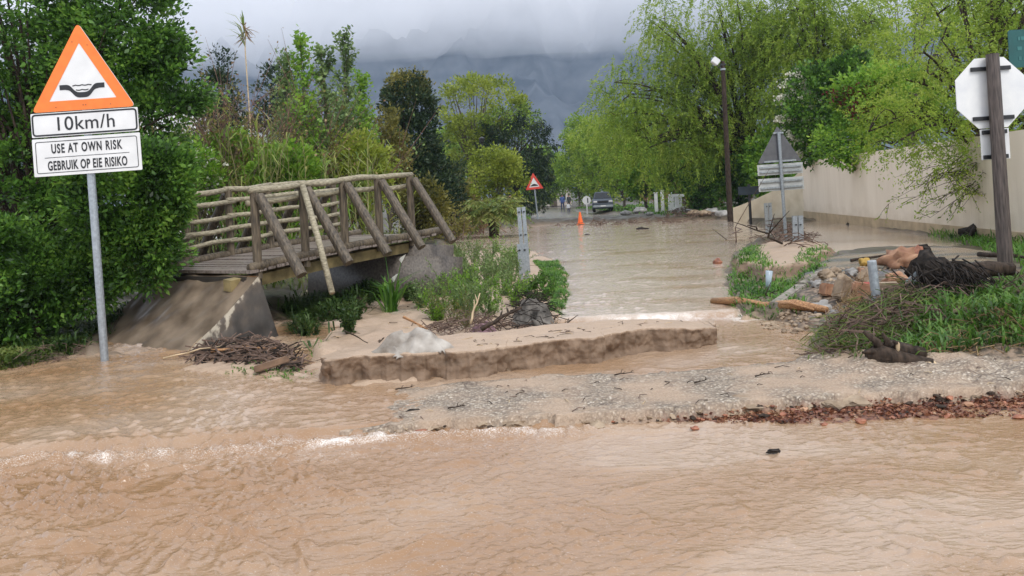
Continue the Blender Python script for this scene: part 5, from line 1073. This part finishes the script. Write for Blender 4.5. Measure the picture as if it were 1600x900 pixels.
for x, y in [(705, 505), (728, 512), (684, 500)]: weed(on(x, y, .2), .5, "straw coloured bare weed stalks at the front of the island", "straw coloured weeds", L_olive, 12, .03, per=1)
# arum lily
p = on(612, 488, .15); t = thing("arum_lily", tuple(p), "arum lily with long strap leaves and white flowers under the bridge end", "lily"); P, D, Ls = [], [], []
for i in range(44): a = random.uniform(0, 6.28); P.append((random.gauss(0, .05), random.gauss(0, .05), -.02)); D.append((math.cos(a) * random.uniform(.1, .85), math.sin(a) * random.uniform(.1, .7), 1)); Ls.append(random.uniform(.45, .95))
mod("leaf_tuft", blades(P, D, Ls, .020, .75), L_grass, t); mb = MB(); fl_ = []
for x, y in ((601, 392), (627, 406), (615, 436)):
    e = V(x, y, p.y) - p; mb.tube([(0, 0, 0), e * .5 + Vector((.01, 0, .03)), e], [.009, .008, .006], 5); fl_.append(e)
mb.build("stem", L_grass, t)
for e in fl_:
    m2 = MB(); nn_ = 14; vs = [tuple(e + Vector((0, 0, -.05)))]
    for j in range(nn_): a = 2 * math.pi * j / nn_; r_ = .055 + .02 * math.cos(a); vs.append(tuple(e + Vector((math.cos(a) * r_, math.sin(a) * r_, .04 + .04 * math.cos(a)))))
    m2.add(vs, [(0, 1 + j, 1 + (j + 1) % nn_) for j in range(nn_)]); m2.build("flower", mat("white_petal", (.8, .8, .76), .5, 9, .03), t)
# ================================================================== flood debris
def stick(px0, py0, px1, py1, r, label, m=twigm, lift=.02, name="stick", fork=2, cat="stick", crook=.06, group=None, z=.1):
    a, b = on(px0, py0, z), on(px1, py1, z); a.z = max(a.z, .07) + lift; b.z = max(b.z, .07) + lift; return stick3(a, b, r, label, m, name, fork, cat, crook, group)
def stick3(a, b, r, label, m=twigm, name="stick", fork=2, cat="stick", crook=.06, group=None):
    L = (b - a).length; pts = [a.lerp(b, s) + Vector((random.gauss(0, crook * L * .3), random.gauss(0, crook * L * .3), abs(random.gauss(0, crook * L * .3)))) * (4 * s * (1 - s)) for s in np.linspace(0, 1, 7)]
    mb = MB().tube(pts, [r * (1 - .1 * j) for j in range(7)], 7, jit=.12)
    for _ in range(fork):
        k = random.randint(2, 5); d = (b - a).normalized() + Vector((random.gauss(0, .6), random.gauss(0, .6), random.uniform(0, .7))); e = pts[k] + d.normalized() * L * random.uniform(.15, .35); mb.tube([pts[k], pts[k].lerp(e, .5) + Vector((0, 0, .01)), e], [r * .5, r * .4, r * .2], 5)
    return tag(mb.build(name, m, None, a, smooth=True), label, cat, group)
def tangle(poly, n, L, r, m, label, cat="debris", name="debris_tangle", hgt=.2, z=.1, flat=.35, bias=None):
    """matted flood wrack: one heap nobody could count"""
    mb = MB(); q = scatter(poly, n); C = q.mean(0); dd = sdf(poly, q[:, 0], q[:, 1]); mx_ = dd.max()
    for (x, y), s in zip(q, dd):
        zz = max(gz(x, y), .05) + random.random() * hgt * min(1, s / mx_ * 1.4); a = random.uniform(0, 6.28) if bias is None else random.gauss(bias, .6); l = L * random.uniform(.35, 1.2); d = Vector((math.cos(a), math.sin(a), random.gauss(0, flat))).normalized(); o = Vector((x, y, zz)); w_ = Vector((random.gauss(0, .06), random.gauss(0, .06), random.gauss(.03, .05))) * l * 2
        mb.tube([o - d * l / 2, o + w_, o + d * l / 2], [r * random.uniform(.6, 1.2), r, r * .5], 4)
    return tag(mb.build(name, m), label, cat, None, "stuff")
# stick pile against the ramp
pile = pp(.1, (290, 560), (330, 538), (400, 532), (455, 540), (470, 560), (462, 580), (400, 572), (320, 566))
tangle(pile, 230, .5, .010, twigm, "tangle of brown flood sticks heaped against the foot of the ramp wall", hgt=.20)
tangle(pile, 200, .34, .009, rootm, "black rotted roots matted into the stick pile by the ramp", hgt=.17)
for a_, b_, r_, m_, lb in (((255, 560), (372, 536), .012, palewood, "long pale thin stick lying on the left of the stick pile"), ((416, 572), (478, 542), .014, palewood, "pale straight stick poking up at the right end of the stick pile"), ((330, 548), (432, 544), .022, orangewood, "reddish stick on top of the pile by the ramp"), ((350, 556), (446, 553), .026, dark_bark, "thick dark stick across the front of the pile by the ramp")):
    s0, s1 = V(*a_, 9.35), V(*b_, 9.5); stick3(s0, s1, r_, lb, m_, fork=1)
p = on(425, 578, .12); t = MB().box((0, 0, .06), (.36, .10, .07), Matrix.Rotation(R(-14), 3, 'Y') @ Matrix.Rotation(R(12), 3, 'Z'), bev=.012).build("plank_offcut", mat("brown_board", (.19, .115, .07), .7, 9, .3, .3), None, None, loc=tuple(p)); tag(t, "short broken brown board lying on the sand below the stick pile", "plank")
p = on(452, 572, .12); tag(MB().lump((0, 0, .05), (.05, .05, .06), .2).build("rusty_stone", stone_red, None, None, loc=tuple(p)), "small rusty stone right of the broken board", "stone")
# muddy cloth in front of the island
def cloth(px, py, w_, h_, m, label, z=.2, seed=3, cat="cloth", name="muddy_cloth", dep=.6, zfix=None):
    p = on(px, py, z) if zfix is None else G(px, py, zfix); n = 40; u = np.linspace(-1, 1, n); U, Wv = np.meshgrid(u, u); U, Wv = U.ravel(), Wv.ravel(); r2 = np.sqrt(U ** 2 + Wv ** 2)
    k = np.clip(1 - r2 ** 2, 0, 1) ** .5; hgt = h_ * k * (.35 + .75 * np.exp(-((U + .5) / .42) ** 2 - (Wv / .7) ** 2) + 1.05 * np.exp(-((U - .3) / .38) ** 2 - ((Wv + .1) / .6) ** 2) + .16 * perl(U * 4.5 + seed, Wv * 3.5, seed + 6) + .45 * perl(U * 1.5 + seed, Wv * 1.5, seed) + .3 * perl(U * 3.1 + seed, Wv * 2.0, seed + 8)) + h_ * .3 * (1 - np.abs(perl(U * 1.9 + seed + Wv, Wv * .9, seed + 1)) * 2) * k
    a = np.arctan2(Wv, U); rr = 1 + .22 * perl(np.cos(a) * 2 + seed, np.sin(a) * 2, seed + 3); X = U * w_ * rr + .04 * fbm(U * 3, Wv * 3, 2, seed + 5); Y = Wv * w_ * dep * rr
    Z = hgt + (gq(X + p.x, Y + p.y) - p.z if zfix is None else 0) - .015 * (r2 > 1) - .03; ok = r2.reshape(n, n) <= 1.02
    F = gridfaces(n, n); okf = ok.ravel()[F].all(1); o = link(name, arrmesh(name, np.stack([X, Y, Z], 1), F[okf]), m, None, tuple(p), True); so_ = o.modifiers.new("thick", 'SOLIDIFY'); so_.thickness = .012
    return tag(o, label, cat)
cloth(645, 547, .42, .15, sack, "crumpled muddy white sheet lying at the back of the sand bar", .25, 3, zfix=.325, dep=.5)
cloth(758, 520, .17, .10, mat("faded_purple_cloth", (.22, .13, .15), .8, 8, .3, .3), "faded purple rag in the wrack at the front of the island", .22, 9)
tangle(pp(.22, (640, 520), (690, 498), (770, 498), (830, 505), (870, 512), (840, 522), (760, 530), (680, 534)), 240, .38, .007, twigm, "brown root and twig wrack along the front of the island", hgt=.16)
tangle(pp(.22, (790, 520), (800, 480), (850, 470), (885, 505), (850, 520)), 180, .4, .006, rootm, "dark fibrous wrack round the grey lump at the island tip", hgt=.34)
cloth(838, 508, .30, .26, mat("grey_torn_sacking", (.08, .072, .064), .9, 9, .45, .6, col2=(.24, .22, .195), spec=.15), "torn grey sacking heaped over roots at the island tip", .25, 17, dep=.5)
tangle(pp(.22, (845, 515), (865, 495), (890, 500), (885, 522), (850, 526)), 90, .25, .004, L_dry, "straw coloured grass wrack at the tip of the island", hgt=.2)
for a_, b_, r_, m_, lb, dd in (((752, 515), (815, 480), .030, dark_bark, "dark slanting branch leaning against the grey sacking", 9.0), ((735, 506), (750, 458), .016, palewood, "pale broken stake standing up in the wrack of the island", 9.2), ((630, 495), (668, 515), .018, orangewood, "broken branch with a pale end behind the white sheet", 9.0), ((537, 516), (575, 536), .010, dark_bark, "thin dark curved twig on the mud left of the white sheet", 8.8), ((575, 555), (600, 528), .010, dark_bark, "dark twig arching left of the white sheet", 8.5), ((870, 518), (903, 492), .010, dark_bark, "dark thorny twig sticking out over the water from the island tip", 9.0)):
    stick3(V(*a_, dd), V(*b_, dd + .1), r_, lb, m_, fork=2)
# twigs on the washed road
for a_, b_, r_, lb, m_ in (((912, 582), (920, 538), .008, "single thin upright twig stuck in the road beside the channel", dark_bark), ((940, 582), (966, 560), .018, "forked pale twig lying at the edge of the channel", palewood), ((965, 562), (985, 580), .009, "bent thin twig beside the forked pale one", twigm), ((838, 586), (858, 576), .010, "small dark twig left on the wet road", dark_bark)):
    p0 = on(*a_, .1); stick3(p0 + Vector((0, 0, .01)), V(*b_, p0.y + .05), r_, lb, m_, fork=2)
for x, y, w_, lb in ((618, 612, .16, "small twig lying on the flooded road left of centre"), (960, 588, .18, "twig on the gravelled tar below the channel"), (1085, 600, .12, "short dark twig lying on the gravelled tar"), (1180, 590, .14, "thin twig on the gravel left of the root stump"), (700, 640, .14, "dark twig above the water step")):
    p0 = on(x, y, .1); p0.z = max(p0.z, .085) + .012; stick3(p0, p0 + Vector((w_, random.uniform(-.05, .05), .01)), .007, lb, dark_bark, fork=3)
# floating bits
for x, y, lb, s in ((645, 641, "small black clod caught on the flooded road", .035), (660, 676, "dark reddish leaf cluster floating below the step", .05), (1210, 722, "dark fleck drifting in the foreground water", .03), (1003, 366, "dark clump stranded in the far flood", .16), (1332, 353, "dark brown clump floating in the still pool by the wall", .16), (918, 375, "tiny dark fleck in the far flood", .07)):
    p0 = on(x, y, .1); p0.z = (.3 if x == 1332 else .165 if y < 400 else .09 if y < 650 else .02); tag(MB().lump((0, 0, 0), (s * 1.6, s * .8, s * .5), .5, 2, 2.5).build("floating_clump", rootm if y != 676 else stone_red, None, None, loc=tuple(p0)), lb, "debris")
# ------------------------------------------------------------------ right bank debris
a, b = on(1115, 497, .1), on(1292, 490, .12); a.z = .19; b.z = .26
mb = MB().tube([a, a.lerp(b, .25) + Vector((0, 0, .02)), a.lerp(b, .5) + Vector((0, 0, -.02)), a.lerp(b, .75) + Vector((0, 0, .03)), b], [.045, .06, .05, .065, .035], 9, jit=.14).tube([a.lerp(b, .5), a.lerp(b, .7) + Vector((0, -.1, .05)), a.lerp(b, .85) + Vector((0, -.22, .01))], [.03, .025, .012], 6)
tag(mb.build("fallen_log", orangewood, None, a, smooth=True), "orange stripped log lying across the right channel", "log")
stick3(a + Vector((.1, -.12, .0)), a + Vector((1.0, -.05, .03)), .022, "dark thin branch lying in front of the orange log", dark_bark)
p = G(1395, 574, .11); t = thing("root_stump", (p.x, p.y, p.z), "gnarled dark root stump with forked limbs washed onto the road edge", "stump"); mb = MB(); u_ = p.y / FPX
def tp(x, y, dy=0.): return Vector(((x - 1395) * u_, dy, (567 - y) * u_))
mb.tube([tp(1355, 548), tp(1378, 546, -.02), tp(1405, 552, -.05), tp(1446, 562, -.12)], [.06, .085, .075, .05], 10, jit=.2).tube([tp(1372, 545, .05), tp(1400, 540, .06), tp(1448, 550, .03)], [.07, .075, .055], 10, jit=.2).tube([tp(1378, 545), tp(1372, 525), tp(1356, 510, .05)], [.06, .035, .015], 8, jit=.15).tube([tp(1385, 540), tp(1388, 525), tp(1380, 512, -.02)], [.045, .025, .012], 7, jit=.15).tube([tp(1395, 542, -.04), tp(1400, 528, -.05), tp(1392, 524, -.09)], [.03, .025, .018], 7).tube([tp(1375, 550), tp(1360, 538, -.06), tp(1345, 540, -.04)], [.04, .025, .01], 7, jit=.15).tube([tp(1380, 552, -.05), tp(1378, 568, -.1)], [.04, .03], 7)
mb.lump(tp(1380, 550), (.11, .1, .09), .4, 2); mb.build("wood", dark_bark, t, smooth=True)
MB().lump(tp(1447, 562, -.125), (.025, .05, .04), .3).lump(tp(1399, 533, -.07), (.018, .018, .05), .3).lump(tp(1434, 557, -.15), (.05, .02, .012), .3).build("split_wood", palewood, t, smooth=True)
# rocks
rk = [(1410, 412, .30, .17, stone_orange, "long salmon coloured boulder lying on the rubble edge"), (1432, 408, .17, .17, stone_red, "reddish angular boulder next to the salmon one"), (1352, 409, .085, .07, stone_yellow, "round ochre stone perched on the tar edge"), (1348, 424, .07, .06, stone_orange, "small orange stone below the ochre one"), (1306, 424, .09, .07, stone_tan, "tan stone at the left of the rubble edge"), (1330, 424, .09, .06, stone_grey, "greyish stone in the rubble edge"), (1290, 428, .11, .07, stone_tan, "pale broken stone left of the rubble"), (1318, 442, .10, .10, stone_tan, "tan block wedged in the bank face"), (1352, 445, .11, .14, stone_tan, "tall tan block standing in the bank face"), (1400, 440, .14, .10, stone_orange, "orange stone under the salmon boulder"), (1276, 442, .08, .06, stone_grey, "small grey stone on the bank face"), (1283, 482, .13, .08, stone_grey, "pale rounded rock beside the orange log end"), (1305, 490, .07, .05, stone_grey, "small pale rock right of the rounded rock"), (1220, 512, .06, .04, stone_tan, "little tan stone at the channel edge")]
for x, y, rx, rz_, m_, lb in rk:
    p0 = on(x, y + 6, .35); tag(MB().lump((0, 0, rz_ * .6), (rx, rx * .8, rz_), .55, 3, 1.9).build("rock", m_, None, None, loc=tuple(p0), smooth=True), lb, "rock")
mb = MB(); q = scatter(pp(.08, (1180, 505), (1290, 492), (1300, 508), (1240, 522), (1190, 512)), 150)
for x, y in q: s = random.uniform(.015, .045); mb.lump((x, y, max(gz(x, y), .07) + s * .3), (s, s * .9, s * .6), .3, 1)
tag(mb.build("pebbles", stone_tan), "pale pebbles along the edge of the right channel", "pebbles", None, "stuff")
mb = MB(); q = scatter(pp(.4, (1270, 438), (1300, 420), (1400, 416), (1410, 440), (1360, 460), (1290, 460)), 170)
for x, y in q: s = random.uniform(.01, .035); mb.lump((x, y, gz(x, y) + s * .1), (s, s * .9, s * .7), .3, 1)
tag(mb.build("rubble", stone_tan), "small tan rubble washed out of the bank face", "rubble", None, "stuff")
# black root plate and log
p = on(1490, 455, .45); t = thing("uprooted_stump", tuple(p), "black hairy root plate with a charred log lying on the right bank", "stump"); mb = MB(); u_ = p.y / FPX
mb.lump((-.10, .1, .14), (.31, .26, .21), .55, 3, 2.2); mb.lump((-.22, .05, .28), (.16, .16, .18), .5, 2, 3)
for i in range(110):
    a = random.uniform(0, 6.28); o = Vector((-.15 + random.gauss(0, .2), random.gauss(0, .12) - .1, .24 + random.gauss(0, .08))); d = Vector((random.gauss(0, .6), random.gauss(-.6, .3), random.gauss(-.5, .25))); mb.tube([o, o + d * .18, o + d * .3 + Vector((0, 0, -.1))], [.010, .007, .003], 4)
mb.build("root_plate", rootm, t, smooth=True); MB().tube([(.1, .1, .17), (.5, .12, .22), (.78, .16, .20)], [.12, .10, .07], 10, jit=.12).build("log", dark_bark, t, smooth=True)
b1, b2 = on(1530, 402, .45), on(1640, 418, .45); stick3(b1 + Vector((0, 0, .05)), b2 + Vector((0, 0, .08)), .045, "dark wet log lying behind the dark sign pole", dark_bark, name="fallen_log", cat="log", fork=0)
# wrack around the stake
hp = pp(.3, (1275, 532), (1305, 500), (1340, 488), (1400, 470), (1440, 468), (1450, 490), (1420, 515), (1380, 525), (1320, 535))
tangle(hp, 260, .5, .007, twigm, "brown branch wrack piled round the steel stake", hgt=.28)
tangle(hp, 260, .55, .005, L_weed, "green and olive stems matted into the wrack by the stake", hgt=.30, bias=.4)
turf("flattened_weeds", "flattened green weeds draped over the wrack by the stake", "weeds", hp, 1900, .26, .007, L_weed, 1.6, 1.4, 90)
tangle(pp(.4, (1300, 470), (1320, 448), (1365, 450), (1360, 480), (1320, 490)), 150, .3, .005, L_dry, "hanging dead grass on the bank face left of the stake", hgt=.25, flat=1.2)
stick3(V(1338, 510, 9.2), V(1366, 480, 9.4), .018, "pale bent branch in the wrack left of the stake", palewood)
stick3(V(1422, 476, 9.6), V(1442, 458, 9.7), .014, "short pale stick in the wrack right of the stake", palewood, fork=0)
stick3(V(1272, 545, 8.3), V(1328, 538, 8.3), .028, "dark log end poking from the wrack onto the sand", dark_bark)
p = V(1468, 466, 9.4); t = tag(MB().lump((0, 0, 0), (.055, .05, .045), .35, 2, 2).build("yellow_flower", mat("yellow_petal", (.75, .55, .04), .6, 9, .15), None, None, loc=tuple(p)), "bright yellow scrap resting at the edge of the broad grass", "scrap")
p = on(1352, 466, .35); tag(MB().lump((0, 0, .04), (.09, .07, .05), .4, 2, 2).build("red_scrap", mat("red_plastic", (.35, .04, .03), .5, 9, .3), None, None, loc=(p.x, p.y - .1, p.z + .12)), "crumpled red scrap in the wrack left of the stake", "scrap")
p = V(1438, 484, 9.3); p.z = gz(p.x, p.y); tag(MB().box((0, 0, .17), (.36, .02, .10), Matrix.Rotation(R(-38), 3, 'Y'), bev=.008).build("broken_panel", galv_dull, None, None, loc=tuple(p)), "grey broken strip slanting out of the wrack below the grass", "scrap")
p = on(1200, 452, .25); tag(MB().tube([(0, 0, -.02), (.01, 0, .12), (.03, .02, .27)], [.035, .05, .06], 8, jit=.25).build("torn_plastic", mat("pale_blue_plastic", (.42, .50, .56), .3, 6, .3), None, None, loc=tuple(p), smooth=True), "torn pale blue plastic snagged on the eroded mound", "plastic")
# around the right marker posts
tangle(pp(.45, (1170, 366), (1200, 356), (1240, 350), (1285, 372), (1260, 388), (1225, 385), (1195, 376)), 150, .8, .012, twigm, "dark twigs caught around the steel posts on the right mound", hgt=.35)
stick3(on(1222, 384, .45) + Vector((0, 0, .05)), V(1168, 352, 14.5), .025, "long bare branch leaning left over the flood from the mound", dark_bark, fork=4)
stick3(on(1120, 398, .2) + Vector((0, 0, .03)), on(1152, 384, .3) + Vector((0, 0, .12)), .035, "dark arched branch lying in the flood left of the mound", dark_bark, fork=2)
stick3(on(1150, 384, .3) + Vector((0, 0, .1)), V(1160, 362, 14.6), .018, "thin branch rising from the arched one", twigm, fork=1)
p = on(1122, 428, .2); tag(MB().lump((0, 0, .06), (.09, .07, .08), .3).build("rock", stone_red, None, None, loc=(p.x, p.y, .14)), "single dark red stone standing in the flood left of the mound", "rock")
b1, b2 = on(1330, 410, .42), on(1430, 396, .42); stick3(b1 + Vector((0, 0, .03)), b2 + Vector((0, 0, .03)), .025, "long dark straight branch lying on the wet tar drive", dark_bark, fork=0, crook=.02)
p = on(1440, 392, .4); tag(MB().lump((0, 0, .05), (.16, .1, .07), .5).build("dark_clod", rootm, None, None, loc=tuple(p)), "dark clod lying on the wet tar drive", "clod")
p = on(1522, 372, .35); t = thing("root_flare", tuple(p), "black roots and clods at the foot of the bare willow trunk", "roots"); mb = MB()
for i in range(26): a = random.uniform(0, 6.28); l = random.uniform(.2, .7); mb.tube([(0, -.1, .25), (math.cos(a) * l * .5, math.sin(a) * l * .4 - .1, .16), (math.cos(a) * l, math.sin(a) * l * .6 - .1, 0)], [.07, .05, .02], 6, jit=.2)
mb.lump((0, -.05, .1), (.3, .25, .2), .5, 2, 2); mb.build("roots", rootm, t, smooth=True)
# far debris line and rocks
tangle(pp(.2, (835, 352), (905, 349), (1000, 345), (1110, 338), (1150, 340), (1100, 346), (1000, 350), (900, 354)), 150, 1.2, .022, twigm, "dark line of branches and wrack across the far edge of the flood", hgt=.2)
tangle(pp(.2, (1040, 340), (1060, 333), (1085, 334), (1090, 345), (1050, 346)), 60, .9, .025, twigm, "dark wrack heaped at the foot of the slotted barrier", hgt=.25)
for i, (x, y, s, m_, lb) in enumerate([(1085, 333, .55, stone_tan, "pale boulder right of the slotted barrier"), (1100, 334, .6, stone_tan, "pale flat boulder in the far row nearest the bare brush"), (1112, 332, .7, stone_grey, "grey boulder in the far row near the lamp pole"), (1075, 330, .5, stone_grey, "grey boulder touching the slotted barrier"), (1000, 330, .8, stone_grey, "large grey rock under the green street tree"), (978, 333, .6, stone_grey, "low grey rock right of the pickup"), (1128, 335, .6, stone_grey, "grey block beside the lamp pole foot"), (1015, 333, .4, stone_grey, "small grey rock between the street trees and the white posts")]):
    s *= .62; p0 = on(x, y + 3, .35); tag(MB().lump((0, 0, s * .3), (s, s * .7, s * .5), .35, 2).build("boulder", m_, None, None, loc=tuple(p0), smooth=True), lb, "boulder")
# red brown chips and leaves along the broken edge of the tar
q = scatter(strip, 13000); yE = np.interp(q[:, 0], EX, EY); d_ = yE - q[:, 1]
ok = rng.random(len(q)) < np.clip(1.3 - np.clip(d_, 0, 9) / .7 + .75 * fbm(q[:, 0] * 2, q[:, 1] * 4, 3, 5) - .25, .02, 1) * sstep((q[:, 0] + .3) / 2.2) * (d_ > .05) * (gq(q[:, 0], q[:, 1]) < .05); q = q[ok]
n_ = len(q); z_ = np.maximum(gq(q[:, 0], q[:, 1]), .004) + .004 + .012 * rng.random(n_); D_ = rng.normal(0, 1, (n_, 3)); D_[:, 2] *= .12
o = leaves("leaf_litter", np.stack([q[:, 0], q[:, 1], z_], 1), D_, rng.uniform(.012, .045, n_), .32, leafmat("litter", [(.035, .016, .012), (.09, .03, .018), (.17, .06, .03), (.27, .12, .06), (.38, .25, .15)], .5, .1, 3), None)
tag(o, "red brown chips and dead leaves along the broken tar edge", "litter", None, "stuff")
mb = MB(); q = q[rng.integers(0, len(q), 330)]
for x, y in q: s = random.uniform(.007, .022) * (1.7 if random.random() < .08 else 1); mb.lump((x, y, max(gz(x, y), 0) + s * .3), (s * 1.5, s, s * .55), .55, 1, 2, random.choice([0, 0, 0, 1, 2]), M=Matrix.Rotation(random.uniform(0, 6.28), 3, 'Z'))
tag(mb.build("brick_chips", [stone_red, stone_orange, dark_bark]), "small broken brick chips among the red litter", "litter", None, "stuff")
mb = MB()
for i in range(230):
    t_ = rng.random(); x = -.9 + 6.0 * t_; y = float(np.interp(x, EX, EY)) + random.gauss(-.02, .035); s = random.uniform(.008, .026) * (2.6 if random.random() < .16 else 1); mb.lump((x, y, .02 + random.random() * .04), (s * 1.8, s, s * .55), .6, 2, 2, random.choice([0, 0, 0, 1, 1, 2]), M=Matrix.Rotation(random.uniform(0, 6.28), 3, 'Z'))
tag(mb.build("broken_tar", [stone_tan, stone_tan, dark_bark]), "broken crumbling lip of the gravelled tar", "rubble", None, "stuff")
for x, y, s, lb in ((1085, 666, .07, "dark red stone nearest the open water at the tar edge"), (1345, 655, .09, "largest red brick lump in the litter strip"), (1240, 640, .06, "orange red lump in the middle of the litter strip"), (1512, 630, .09, "pale orange lump at the right end of the litter strip"), (1590, 648, .08, "dark plum lump at the right edge of the litter strip"), (1160, 652, .05, "small red lump left in the litter strip"), (1288, 660, .07, "dark red clod at the lower edge of the litter strip")):
    p0 = G(x, y, .03); s *= .5; tag(MB().lump((0, 0, .01), (s, s * .7, s * .45), .4, 2, 1.6).build("brick_lump", stone_red if 'dark' in lb or 'red' in lb else stone_orange, None, None, loc=(p0.x, p0.y, max(gz(p0.x, p0.y), .0) + .005)), lb, "stone")
for x, y, s, lb in ((1065, 636, .05, "pale stone set in the broken tar lip left of centre"), (1162, 626, .09, "flat pale slab in the broken tar lip"), (1108, 631, .04, "small whitish stone in the broken tar lip")):
    p0 = G(x, y + 2, .06); tag(MB().lump((0, 0, .01), (s * 1.3, s * .6, s * .5), .3, 2).build("lip_stone", stone_tan, None, None, loc=(p0.x, p0.y, .06)), lb, "stone")

# small stranded bits on the sand, the mud and the washed tar
mb = MB()
def bits(poly, n, zf, L0, L1, r):
    for x, y in scatter(poly, n):
        z = zf(x, y)
        if z < .08: continue
        a = random.uniform(0, 6.28); l = random.uniform(L0, L1); d = Vector((math.cos(a) * l, math.sin(a) * l, 0)); o = Vector((x, y, z + r)); mb.tube([o, o + d * .5 + Vector((random.gauss(0, .2) * l, random.gauss(0, .2) * l, .01)), o + d], [r, r * .9, r * .5], 4, random.choice([0, 0, 1, 2]))
bits(pp(.32, (560, 553), (700, 548), (900, 525), (1100, 502), (1000, 505), (800, 522), (690, 535)), 60, lambda x, y: .325, .03, .16, .004)
bits(slab, 170, gz, .02, .14, .004); bits(island, 150, gz, .04, .25, .005)
tag(mb.build("stranded_twigs", [dark_bark, twigm, palewood]), "small twigs and bark bits stranded on the sand and the washed tar", "twigs", None, "stuff")
tangle(pp(.12, (0, 578), (60, 567), (112, 556), (150, 545), (60, 548), (0, 560)), 90, .3, .005, twigm, "fine twigs caught at the waterline below the left shrubs", hgt=.06)
turf("grass", "low grass trailing into the water along the left bank", "grass", pp(.1, (-120, 592), (0, 583), (60, 571), (112, 560), (112, 548), (-120, 560)), 5200, .12, .009, L_weed, .8, 1.0)
weed_px = [(505, 520), (530, 505), (555, 500), (585, 470), (600, 455), (480, 530), (545, 520), (620, 450), (640, 470), (655, 452)]
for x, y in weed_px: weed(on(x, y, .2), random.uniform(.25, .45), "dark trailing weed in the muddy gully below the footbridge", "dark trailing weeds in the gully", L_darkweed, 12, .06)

tangle(pp(.4, (1400, 470), (1420, 455), (1500, 458), (1560, 448), (1640, 440), (1640, 462), (1520, 474), (1440, 490)), 150, .4, .007, twigm, "brown branch litter between the black root plate and the bank grass", hgt=.14)
tangle(pp(.3, (1420, 520), (1480, 505), (1600, 505), (1700, 510), (1700, 535), (1560, 532), (1450, 536)), 170, .28, .005, L_dry, "flattened straw and roots along the front of the bank grass", hgt=.08)

# broken kerb, paving and tan blocks in the eroded right bank
for (x0, y0, x1, y1, w_, lb) in ((1212, 482, 1252, 452, .16, "long grey broken kerb slab sloping down the bank face to the flood"), (1254, 450, 1288, 428, .16, "upper grey kerb slab lying against the tan stones")):
    a, b = on(x0, y0, .2), on(x1, y1, .35); d = b - a; L = d.length; Mx2 = d.to_track_quat('X', 'Z').to_matrix(); tag(MB().box((0, 0, .03), (L, w_, .09), Mx2, bev=.015).build("kerb_slab", mat("old_concrete_kerb", (.20, .17, .135), .75, 12, .35, .6, col2=(.34, .30, .25)), None, None, loc=tuple((a + b) / 2)), lb, "kerb")
for x, y, s, m_, lb in ((1322, 458, (.13, .10, .12), stone_tan, "angular tan block low in the bank face left of the stake"), (1345, 462, (.10, .08, .13), stone_orange, "upright orange brown block just left of the stake"), (1296, 452, (.10, .09, .08), stone_orange, "small orange block beside the kerb slab"), (1388, 456, (.12, .09, .10), stone_tan, "tan block just right of the stake"), (1412, 446, (.13, .10, .09), stone_orange, "orange block under the reddish boulder")):
    p0 = on(x, y + 8, .3); Mq2 = Matrix.Rotation(random.uniform(-.6, .6), 3, 'Z') @ Matrix.Rotation(random.uniform(-.4, .4), 3, 'Y')
    tag(MB().box((0, 0, s[2] * .7), tuple(2 * c for c in s), Mq2, bev=.02).build("stone_block", m_, None, None, loc=tuple(p0)), lb, "block")
mb = MB(); fr_w = resamp(pp(.05, (530, 600), (600, 599), (660, 596), (720, 591), (800, 583), (900, 568), (1000, 551), (1080, 538), (1120, 532)), 400)
for i in range(95):
    x, y = fr_w[random.randint(0, 399)]; s = random.uniform(.012, .055); mb.lump((x, y + random.uniform(-.02, .10), .07 + s * .1), (s * 1.3, s, s * .75), .5, 2, 2.2)
tag(mb.build("mud_clods", mat("damp_sand_clod", (.15, .10, .062), .85, 12, .35, .6, col2=(.25, .175, .11))), "damp clods fallen from the cut face of the sand bar", "clods", None, "stuff")

turf("undergrowth", "low weeds between the left shrubs and the bridge ramp", "undergrowth", [(-6.6, 10.6), (-5.7, 10.0), (-5.2, 10.6), (-5.0, 11.6), (-5.4, 12.6), (-6.8, 12.4)], 2600, .26, .012, L_darkweed, .8, .9, 120)
